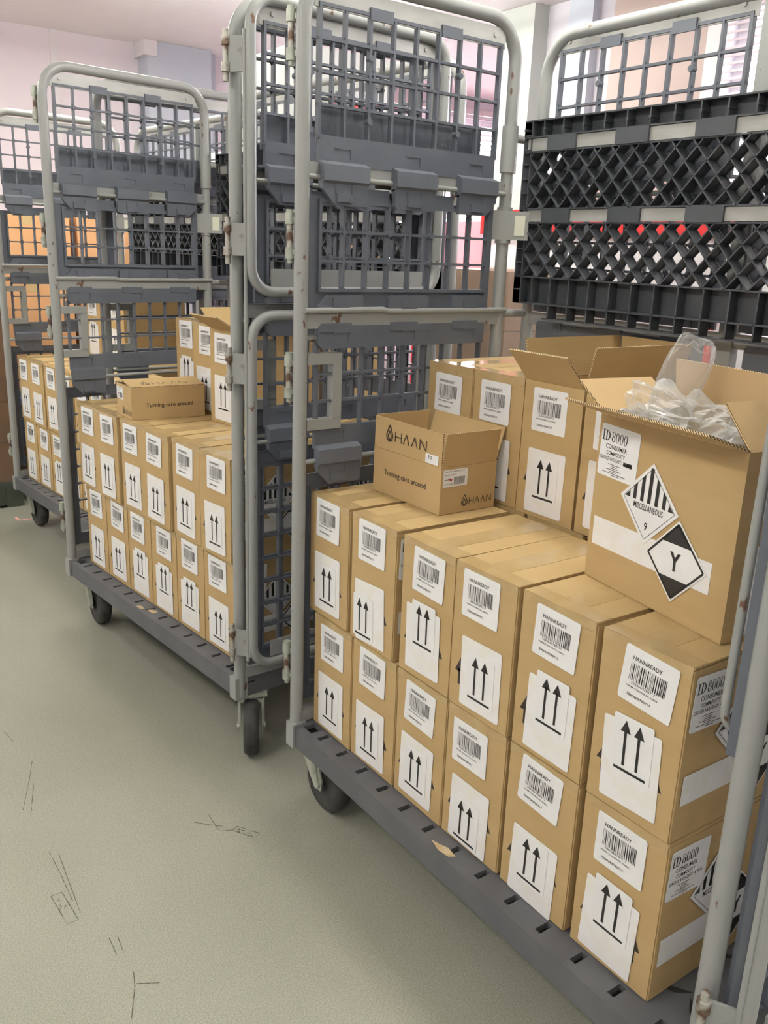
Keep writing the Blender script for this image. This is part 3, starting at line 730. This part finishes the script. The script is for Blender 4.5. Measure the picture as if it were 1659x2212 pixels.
XU = [.0005, .1705, .344, .5025, .667, .836]; XL = [.0245, .184, .344, .503, .667, .8365]
for i in range(6):
    carton('brown carton, %s from the left, lower front row on the nearest roll cage' % ORD[i], (XL[i], .0, Z0), math.radians((-.3, .2, 0, .2, .1, .2)[i]), LABL[i], G1, i, i == 5)
    carton('brown carton, %s from the left, upper front row on the nearest roll cage' % ORD[i], (XU[i], -.003 if i % 2 else 0, Z0 + CH + .001), math.radians((.0, .3, -.3, .2, -.2, .3)[i]), LABU[i], G1, i + 1, i in (1, 5))
HID = 'brown carton in the rear row, behind the front cartons of the nearest roll cage'
for k in range(2):
    for i in range(6): carton(HID, (.034 + i * .164, .300, Z0 + k * (CH + .001)), 0, None, 'rear row cartons on the nearest roll cage', i + k, i == 5)
ZT = Z0 + 2 * (CH + .001)
LB = lambda r: ((.022 + r.random() * .02, .262 + r.random() * .006, r.uniform(-2, 2)), (.022 + r.random() * .008, .140 + r.random() * .006, r.uniform(-1.5, 1.5)), r.choice([(.017, -.022), (.017, .012), (.014, -.02)]))
R_ = random.Random(11)
carton('closed carton at the rear of the nearest cage, leftmost behind the small open carton', (.009, .303, ZT), 0, ((.030, .252, -1), (.026, .140, 0), (.015, -.02)), G1, 2)
carton('closed carton at the rear of the nearest cage, beside the tall open carton', (.1675, .303, ZT), 0, ((.026, .256, 0), (.024, .140, 0), (.015, -.02)), G1, 3)
carton('closed carton half hidden behind the open carton of packing film', (.490, .299, ZT), math.radians(-1.5), ((.030, .256, 0), (.024, .148, 0), (.015, -.02)), G1, 1, True)

# open cartons: walls, bottom and hinged flaps
def open_box(t, w, d, h, flaps, mats, th=.004):
    """flaps: side -> (length, angle above horizontal, outward)"""
    b = MB(); b.box(0, 0, 0, w, d, th); 
    b.box(0, 0, th, w, th, h); b.box(0, d - th, th, w, d, h); b.box(0, th, th, th, d - th, h); b.box(w - th, th, th, w, d - th, h)
    ob('body', b.mesh('open_carton_body', mats), t)
    for side, (L_, ang) in flaps.items():
        a = math.radians(ang); b = MB()
        A, E, n = {'front': ((.001, 0, h), (w - .002, 0, 0), (0, -1, 0)), 'back': ((.001, d, h), (w - .002, 0, 0), (0, 1, 0)), 'left': ((0, .003, h), (0, d - .006, 0), (-1, 0, 0)), 'right': ((w, .003, h), (0, d - .006, 0), (1, 0, 0))}[side]
        o = Vector(n) * math.cos(a) + Vector((0, 0, 1)) * math.sin(a); inn = Vector((0, 0, 1)) * math.cos(a) - Vector(n) * math.sin(a)
        b.slab(Vector(A) + Vector((0, 0, .0005)), E, o * L_, inn * th * .9, 0, 1)
        f = ob('flap', b.mesh('carton_flap', mats[:1] + ['edge'] if len(mats) < 2 else [mats[1], 'edge']), t)
    return t
o1 = thing('open_carton', 'tall open carton with raised flaps at the rear of the nearest cage', 'carton', (.3255, .302, ZT), 0, None)
open_box(o1, CW, CD, CH, {'front': (.080, 48), 'left': (.080, 80), 'right': (.080, 78), 'back': (.080, 97)}, ['card', 'card'])
face_put('barcode_label', S_BAR, o1, .026, .262, 0, 'front', .0004, 'print', P_BAR); ob('printed_arrow', P_BOX, o1).matrix_local = Matrix.Translation((0, -.0003, 0)) @ RX
face_put('blank_label', S_BIG, o1, .024, .140, 0, 'front', .0004); face_put('arrow_label', S_SM, o1, .039, .128, 0, 'front', .0010, 'print', P_ARR)

o2 = thing('open_carton', 'open carton full of clear packing film with hazard labels on its long side', 'carton', (.667, .140, ZT), math.radians(-9.5), None)
open_box(o2, .302, .158, CH, {'front': (.080, 18), 'left': (.080, 31), 'right': (.080, 134), 'back': (.085, 99)}, ['card', 'card_in'])
def front2(name, me, u, v, ang, lift, pm=None):
    o = ob(name, me, o2); o.matrix_local = RX @ Matrix.Translation((u, v, lift)) @ Matrix.Rotation(math.radians(ang), 4, 'Z')
    if pm: ob('print', pm, o, (0, 0, .0008))
front2('blank_sticker', S_STRIP, .010, .106, .5, .0003); front2('id_label', S_ID, .007, .260, -1.5, .0003, P_ID2); front2('hazard_label', S_D9, .131, .157, -1, .0009, P_9); front2('hazard_label', S_DY, .199, .088, 1, .0011, P_Y)
for (me, u, v, l, pm) in ((S_BAR, .040, .262, .0004, P_BAR), (S_BIG, .030, .140, .0004, None), (S_SM, .046, .150, .0010, P_ARR)):
    o = ob('arrow_label' if pm is P_ARR else 'barcode_label' if pm else 'blank_label', me, o2); o.matrix_local = Matrix.Translation((.302, 0, 0)) @ Matrix.Rotation(PI / 2, 4, 'Z') @ RX @ Matrix.Translation((u, v, l))
    if pm: ob('print', pm, o, (0, 0, .0008))

# clear packing film in and over the open carton
def film_pillow(name, label, c, size, rz, tilt, seed, crumple=.35, n=22, m=14):
    b = MB(); vs = []; rnd = Vector((seed * 3.1, seed * 1.7, seed))
    for j in range(m + 1):
        ph = -PI / 2 + PI * j / m
        for i in range(n):
            th = 2 * PI * i / n; sg = lambda x, e: math.copysign(abs(x) ** e, x)
            p = Vector((sg(math.cos(ph), .5) * sg(math.cos(th), .5), sg(math.cos(ph), .6) * sg(math.sin(th), .7), sg(math.sin(ph), .5)))
            k = 1 + crumple * noise.noise(p * 1.6 + rnd) + crumple * .55 * noise.noise(p * 4 + rnd) + crumple * .16 * noise.noise(p * 10 + rnd)
            vs.append(Vector((p.x * size[0] * k, p.y * size[1] * k, p.z * size[2] * k)))
    fs = [(j * n + i, j * n + (i + 1) % n, (j + 1) * n + (i + 1) % n, (j + 1) * n + i) for j in range(m) for i in range(n)]
    b.add(vs, fs, 0, False); me = b.mesh('packing_film', ['film'])
    o = thing(name, label, 'packing film', c, rz, None, me); o.rotation_euler = (tilt[0], tilt[1], rz); return o
c2 = lambda u, v, z: (.667 + u * math.cos(math.radians(-9.5)) - v * math.sin(math.radians(-9.5)), .140 + u * math.sin(math.radians(-9.5)) + v * math.cos(math.radians(-9.5)), z)
film_pillow('packing_film', 'crumpled clear packing film heaped in the middle of the open carton', c2(.110, .078, ZT + .245), (.085, .054, .056), math.radians(-9.5), (.05, .1), 1, .55, 40, 26)
film_pillow('packing_film', 'crumpled clear packing film at the right end of the open carton', c2(.240, .070, ZT + .225), (.052, .056, .050), math.radians(-9.5), (.0, -.2), 2, .5, 28, 16)
film_pillow('packing_film', 'tall clear air pillow standing up from the open carton', c2(.055, .098, ZT + .312), (.036, .009, .090), math.radians(10), (.05, .30), 3, .22)
film_pillow('packing_film', 'clear air pillow leaning at the right edge of the open carton', c2(.262, .132, ZT + .310), (.034, .007, .060), math.radians(-20), (.0, .9), 4, .22)
film_pillow('packing_film', 'small tuft of clear film at the left of the open carton', c2(.045, .048, ZT + .262), (.034, .036, .022), 0, (.1, .3), 5, .5)

# small HAAN cartons
def haan_logo(b, x, y, h, k_=1.1, z=0.0):
    """drop and the letters H, two barless As, N; h = letter height"""
    lw = h * .105
    def drop(cx, cy, r, w):
        P = []
        for k in range(33):
            a = -PI / 2 - 2.25 + 4.5 * k / 32; P.append((cx + r * math.cos(a), cy + r * math.sin(a)))
        P = [(cx, cy + r * 2.05)] + P + [(cx, cy + r * 2.05)]
        for p, q in zip(P[:-1], P[1:]): line2(b, p, q, w, z)
    drop(x + h * .50, y + h * .42, h * .52, lw * 1.3); drop(x + h * .50, y + h * .34, h * .27, lw * 1.3)
    x += h * (1.05 + .3 * k_); Wd = h * .74 * k_; st = h * k_
    L2 = lambda p, q: line2(b, p, q, lw, z)
    L2((x, y), (x, y + h)); L2((x + Wd, y), (x + Wd, y + h)); L2((x, y + h / 2), (x + Wd, y + h / 2)); x += st
    for k in range(2): L2((x, y), (x + Wd * .48, y + h)); L2((x + Wd * .48, y + h), (x + Wd * .96, y)); x += st
    L2((x, y), (x, y + h)); L2((x, y + h), (x + Wd, y)); L2((x + Wd, y), (x + Wd, y + h))
def mk_print(fn, m='ink_brown'):
    b = MB(); fn(b); return b.mesh('print', [m])
H_BIG = mk_print(lambda b: haan_logo(b, 0, 0, .0215, 1.32)); H_SM = mk_print(lambda b: haan_logo(b, 0, 0, .0147, 1.08)); TCA = mk_print(lambda b: put(b, 'Turning care around', 0, 0, h=.0115, w=.146, bold=.016))
S_H = sticker(.063, .036, .001, .0003)
def small_print():
    b = MB(); rnd = random.Random(5)
    put(b, 'CLEANSER DD, GREEN REFILL, 300ML', .003, -.005, h=.0022, w=.052, bold=.01); put(b, 'REF: 5060669780717', .003, -.012, h=.002, w=.03, bold=.01)
    put(b, 'DATE: 05/2024', .003, -.031, h=.002, w=.022, bold=.01); line2(b, (.003, -.0205), (.014, -.0205), .001)
    x = .028
    while x < .056:
        w = rnd.choice((.0006, .001)); b.flat([(x, -.032), (x + w, -.032), (x + w, -.016), (x, -.016)]); x += w + .0009
    return b.mesh('print', ['ink'])
P_H = small_print()
def red_dot():
    b = MB()
    for p, q in (((.013, -.021), (.018, -.018)), ((.018, -.018), (.016, -.023)), ((.016, -.0225), (.024, -.0205)), ((.013, -.019), (.022, -.023))): line2(b, p, q, .0014)
    return b.mesh('pen_mark', ['ink_red'])
P_RED = red_dot()
S_H2 = sticker(.042, .019, .001, .0003)
def p_h2():
    b = MB()
    for k in range(3): line2(b, (.009, -.004 - k * .0025), (.013, -.004 - k * .0025), .0016); line2(b, (.017, -.004 - k * .0025), (.021, -.004 - k * .0025), .0014)
    return b.mesh('print', ['ink'])
P_H2 = p_h2()
h1 = thing('small_carton', 'small open carton printed HAAN on the nearest cage', 'carton', (.048, .131, ZT), math.radians(.3), None)
open_box(h1, .234, .148, .098, {'front': (.068, 91), 'left': (.070, 92), 'right': (.070, 82), 'back': (.071, 73)}, ['card_small', 'card_small'], .0028)
def hput(o, name, me, F, u, v, lift, pm=None):
    q = ob(name, me, o); q.matrix_local = F @ Matrix.Translation((u, v, lift))
    if pm: ob('print', pm, q, (0, 0, .0006))
    return q
FR = RX; RT = lambda w: Matrix.Translation((w, 0, 0)) @ Matrix.Rotation(PI / 2, 4, 'Z') @ RX
a96 = math.radians(1)
FLAP = Matrix.Translation((0, 0, .098)) @ Matrix.Rotation(-a96, 4, 'X') @ RX
hput(h1, 'slogan_print', TCA, FR, .041, .044, .0004); hput(h1, 'logo_print', H_BIG, FLAP, .045, .024, .0012)
hput(h1, 'small_sticker', S_H2, FLAP, .182, .0215, .0009, P_H2)
q = hput(h1, 'address_label', S_H, RT(.234), .006, .093, .0004, P_H); ob('pen_mark', P_RED, q, (0, 0, .0009)); hput(h1, 'logo_print', H_SM, RT(.234), .058, .014, .0004)
h2 = thing('small_carton', 'small closed carton printed HAAN on the middle cage', 'carton', (-.923, -.066, ZT), math.radians(88) , None)
# long side runs along local x; it faces the camera side (+x world)
b = MB(); w_, d_, hh = .228, .138, .098
b.box(0, 0, 0, w_, d_, hh - .003); ob('body', b.mesh('small_carton_body', ['card_small']), h2)
b = MB(); b.slab((0, 0, hh - .003), (w_, 0, 0), (0, d_ * .62, .012), (0, -.0003, .0026), 0, 1); ob('flap', b.mesh('carton_flap', ['card_small', 'edge']), h2)
b = MB(); b.slab((0, d_, hh - .003), (w_, 0, 0), (0, -d_ * .40, .006), (0, .0002, .0026), 0, 1); ob('flap', b.mesh('carton_flap', ['card_small', 'edge']), h2)
hput(h2, 'slogan_print', TCA, FR, .044, .036, .0004)
q = ob('logo_print', H_BIG, h2); q.matrix_local = Matrix.Translation((.042, .018, hh + .0022)) @ Matrix.Rotation(math.atan2(.012, d_ * .62), 4, 'X')
LT = Matrix.Rotation(-PI / 2, 4, 'Z') @ Matrix.Translation((-d_, 0, 0)) @ RX
q = hput(h2, 'address_label', S_H, LT, .002, .085, .0004, P_H); ob('pen_mark', P_RED, q, (0, 0, .0009)); hput(h2, 'logo_print', H_SM, LT, .056, .010, .0004)

# cartons on the middle cage
def on_cage(o, yaw_, lx, ly): a = math.radians(yaw_); return (o[0] + lx * math.cos(a) - ly * math.sin(a), o[1] + lx * math.sin(a) + ly * math.cos(a))
O2 = (-1.364, -.176); O3 = (-2.583, -.060)
for i in range(6):
    x, y = on_cage(O2, 5.2, .083 + i * .1577, .065); carton('brown carton, %s from the left, lower front row on the middle roll cage' % ORD[i], (x, y, Z0), math.radians(5.2), LB(R_), G2, i, i == 5)
    x, y = on_cage(O2, 5.2, .0595 + i * .1635, .059 - .006 * (i % 2)); carton('brown carton, %s from the left, upper front row on the middle roll cage' % ORD[i], (x, y, Z0 + CH + .001), math.radians(5.2), LB(R_), G2, i + 2, i in (0, 5))
for k in range(2):
    for i in range(6):
        x, y = on_cage(O2, 5.2, .072 + i * .1625, .365); carton('brown carton in the rear row, behind the front cartons of the middle roll cage', (x, y, Z0 + k * (CH + .001)), math.radians(5.2), None, 'rear row cartons on the middle roll cage', i, i == 5)
carton('carton standing at the rear of the middle cage, left of its pair', (-1.200, .192, ZT), math.radians(3), LB(R_), G2, 1)
carton('carton showing its ID label at the rear of the middle cage', (-1.040, .182, ZT), math.radians(4), LB(R_), G2, 2, True)
o3 = thing('open_carton', 'open carton with one raised flap at the rear of the middle cage', 'carton', (-.842, .150, ZT), math.radians(5), G2)
open_box(o3, CW, CD, CH, {'front': (.078, 30), 'left': (.078, 40), 'right': (.078, 50), 'back': (.078, 80)}, ['card', 'card'])
face_put('barcode_label', S_BAR, o3, .026, .262, 0, 'front', .0004, 'print', P_BAR); face_put('blank_label', S_BIG, o3, .024, .140, 0, 'front', .0004); face_put('arrow_label', S_SM, o3, .039, .128, 0, 'front', .0010, 'print', P_ARR)
# cartons on the farthest cage
for i in range(6):
    x, y = on_cage(O3, 4.6, .045 + i * .163, .066); carton('brown carton, %s from the left, lower front row on the farthest roll cage' % ORD[i], (x, y, Z0), math.radians(4.6), LB(R_), G3, i)
    x, y = on_cage(O3, 4.6, .030 + i * .160, .064 - .004 * (i % 2)); carton('brown carton, %s from the left, upper front row on the farthest roll cage' % ORD[i], (x, y, Z0 + CH + .001), math.radians(4.6), LB(R_), G3, i + 2)
for k in range(2):
    for i in range(4):
        x, y = on_cage(O3, 4.6, .045 + i * .163, .362); carton('brown carton in the rear row, behind the front cartons of the farthest roll cage', (x, y, Z0 + k * (CH + .001)), math.radians(4.6), None, 'rear row cartons on the farthest roll cage', i)
x, y = on_cage(O3, 4.6, .105, .355); carton('carton standing at the rear of the farthest cage, left of its pair', (x, y, ZT), math.radians(5), LB(R_), G3, 1)
x, y = on_cage(O3, 4.6, .350, .355); carton('carton standing at the rear of the farthest cage, right of its pair', (x, y, ZT), math.radians(5), LB(R_), G3, 3)

# ------------------------------------------------------------------ things in the background
def plain_box(name, label, cat, x0, y0, z0, x1, y1, z1, m, rz=0, group=None, tape='tape'):
    t = thing(name, label, cat, (x0, y0, z0), rz, group); w, d, h = x1 - x0, y1 - y0, z1 - z0
    b = MB(); b.box(0, 0, 0, w, d, h); ob('body', b.mesh('box_body', [m]), t)
    if tape:
        b = MB(); b.box(w / 2 - .025, -.0006, h, w / 2 + .025, d + .0006, h + .0005); b.box(w / 2 - .025, -.0006, h - .06, w / 2 + .025, .0001, h + .0005)
        b.box(w - .001, d / 2 - .025, h - .06, w + .0006, d / 2 + .025, h + .0005); b.box(w / 2, d / 2 - .025, h, w, d / 2 + .025, h + .0004); ob('packing_tape', b.mesh('packing_tape', [tape]), t)
    return t
def film_shell(label, x0, y0, z0, x1, y1, z1, seed=0):
    b = MB(); n = 10; e = .006; P = []
    def side(o, a, c):
        vs = []; o, a, c = Vector(o), Vector(a), Vector(c); nn = a.cross(c).normalized()
        for j in range(n * 2 + 1):
            for i in range(n + 1):
                p = o + a * (i / n) + c * (j / (2 * n)); vs.append(p + nn * .004 * noise.noise(p * 14 + Vector((seed, 0, 0))))
        b.add(vs, [(j * (n + 1) + i, j * (n + 1) + i + 1, (j + 1) * (n + 1) + i + 1, (j + 1) * (n + 1) + i) for j in range(2 * n) for i in range(n)], 0, False)
    X0, Y0, X1, Y1 = -e, -e, x1 - x0 + e, y1 - y0 + e; H = z1 - z0
    side((X0, Y0, 0), (X1 - X0, 0, 0), (0, 0, H)); side((X1, Y0, 0), (0, Y1 - Y0, 0), (0, 0, H)); side((X1, Y1, 0), (X0 - X1, 0, 0), (0, 0, H)); side((X0, Y1, 0), (0, Y0 - Y1, 0), (0, 0, H))
    return thing('stretch_film', label, 'film', (x0, y0, z0), 0, None, b.mesh('stretch_film', ['wrap']))
# wrapped stack on a dark green platform at the left edge
pg = thing('platform_base', 'dark green low platform under the wrapped stack at the left edge', 'platform', (-3.62, -.75, 0))
b = MB(); b.box(0, 0, .10, .78, .80, .125)
for y in (0, .36, .72): b.box(0, y, 0, .78, y + .08, .0995)
b.box(.765, .081, .012, .78, .359, .0995); b.box(.765, .441, .012, .78, .719, .0995)
ob('deck', b.mesh('platform_deck', ['green']), pg)
for k in range(5):
    for j in range(2):
        plain_box('brown_box', 'brown carton under stretch film, layer %s, %s half of the stack' % (ORD[k], ('front', 'rear')[j]), 'carton', -3.58, -.72 + j * .37, .126 + k * .196, -2.86, -.352 + j * .37, .126 + k * .196 + .193, 'card_brown', 0, 'wrapped cartons at the left edge')
film_shell('glossy stretch film around the brown stack at the left edge', -3.58, -.72, .126, -2.86, .018, 1.107, 1)
# brown wrapped stack between the cage and the column
for k in range(5):
    plain_box('brown_box', 'brown wrapped carton in the stack behind the nearest cage, %s from the floor' % ORD[k], 'carton', -1.72, 1.62, .001 + k * .243, -1.17, 2.10, .001 + k * .243 + .24, 'card_brown', 0, 'wrapped stack behind the nearest cage')
film_shell('glossy stretch film around the brown stack behind the nearest cage', -1.72, 1.62, 0.002, -1.17, 2.10, 1.225, 4)
# orange-brown cartons beyond the farthest cage
k = 0
for z in (0.001, .35, .70, 1.05):
    for y in (.12, .60):
        plain_box('orange_carton', 'orange-brown carton beyond the farthest cage, %s layer, %s column' % (ORD[int(z / .34)], 'near' if y < .3 else 'far'), 'carton', -4.10, y, z, -3.55, y + .44, z + .347, 'card_orange', 0, 'orange-brown cartons by the far wall')
# scuffed white carton with red lettering on a stack of plain cartons
for i in range(4): plain_box('brown_box', 'plain carton under the white box with red letters, %s from the floor' % ORD[i], 'carton', -2.02, .80, .001 + i * .33, -1.52, 1.24, .329 + i * .33, 'card', 0, 'cartons under the white box')
wb_ = plain_box('white_box', 'scuffed white box with large red lettering behind the cages', 'box', -2.00, .79, 1.322, -1.50, 1.245, 1.985, 'whitebox', 0, None, None)
b = MB(); RTW = RT(.50)
put(b, 'P', .16, .46, h=.085, w=.075, bold=.03); put(b, 'O  S  E', .12, .405, h=.028, w=.14, bold=.01); put(b, 'D', .27, .42, h=.075, w=.06, bold=.04); put(b, 'lea', .40, .40, h=.045, w=.10, bold=.03); line2(b, (.36, .50), (.50, .50), .012)
o = ob('lettering', b.mesh('lettering', ['ink_red']), wb_); o.matrix_local = RTW @ Matrix.Translation((0, 0, .001))
for i, (x, y) in enumerate(((-3.10, 1.10), (-3.05, 1.52))):
    for j in range(3): plain_box('brown_box', 'plain carton under the %s white red-printed box, %s from the floor' % (('near', 'far')[i], ORD[j]), 'carton', x, y, .001 + j * .40, x + .40, y + .38, .399 + j * .40, 'card', 0, 'cartons under the white boxes')
    t = plain_box('white_box', '%s white box with red print seen through the middle cage' % ('nearer', 'farther')[i], 'box', x, y, 1.201, x + .38, y + .36, 1.72, 'whitebox', 0, None, None)
    b = MB(); put(b, 'K', .05, .33, h=.09, w=.07, bold=.03); put(b, 'RO', .16, .33, h=.09, w=.14, bold=.03); line2(b, (.04, .42), (.16, .42), .03)
    o = ob('lettering', b.mesh('lettering', ['ink_red']), t); o.matrix_local = RT(.38) @ Matrix.Translation((0, 0, .001))
# lavender crates
def crate(label, x, y, z, m, w=.42, d=.34, h=.24):
    t = thing('plastic_crate', label, 'crate', (x, y, z), .05, 'plastic crates behind the middle cage'); b = MB(); th = .006
    b.box(0, 0, 0, w, d, th); b.box(0, 0, th, w, th, h); b.box(0, d - th, th, w, d, h); b.box(0, th, th, th, d - th, h); b.box(w - th, th, th, w, d - th, h); ob('body', b.mesh('crate_body', [m]), t)
    b = MB(); b.box(-.008, -.008, h - .03, w + .008, 0, h); b.box(-.008, d, h - .03, w + .008, d + .008, h); b.box(-.008, 0, h - .03, 0, d, h); b.box(w, 0, h - .03, w + .008, d, h)
    for x_ in (.1, .2, .3): b.box(x_, -.005, .02, x_ + .01, 0, h - .03)
    ob('rim', b.mesh('crate_rim', [m]), t)
for k in range(6): crate('lavender plastic crate in the stack behind the middle cage, %s from the floor' % ORD[k], -2.47, .82, .001 + k * .241, 'lavender')
crate('blue plastic crate beside the wrapped brown stack', -3.35, .12, .25, 'bluebox'); 
for k in range(1): plain_box('brown_box', 'plain carton under the blue crate', 'carton', -3.36, .11, .001, -2.92, .48, .248, 'card_brown', 0)
# red-trimmed display stand near the back wall
t = thing('display_stand', 'white display stand with red top band and red posts against the back wall', 'stand', (-2.15, 2.34, 0))
b = MB(); b.box(0, .02, .1, 2.9, .05, 1.38); ob('panel', b.mesh('stand_panel', ['trimwhite']), t)
b = MB(); b.box(-.02, -.02, 1.38, 2.92, .09, 1.50); ob('top_band', b.mesh('top_band', ['red']), t)
for x in (0, 1.45, 2.88):
    b = MB(); b.box(x - .015, 0, 0, x + .015, .018, 1.38); ob('post', b.mesh('post', ['red']), t)
    b = MB(); b.box(x - .03, -.15, 0, x + .03, .25, .02); ob('foot', b.mesh('foot', ['red']), t)
# red cabinet in the recess behind the wall end
t = thing('red_cabinet', 'white cabinet with a red top band by the far windows', 'cabinet', (-4.2, 3.45, 0))
b = MB(); b.box(0, 0, .05, .85, .45, 1.10); ob('body', b.mesh('cabinet_body', ['trimwhite']), t)
b = MB(); b.box(-.01, -.01, 1.101, .86, .46, 1.50); ob('top_band', b.mesh('top_band', ['red']), t)
b = MB(); b.box(-.012, -.014, .05, .012, .01, 1.10); ob('edge_trim', b.mesh('edge_trim', ['red']), t)
b = MB(); b.box(.02, .02, 0, .83, .43, .049); ob('plinth', b.mesh('plinth', ['ink']), t)
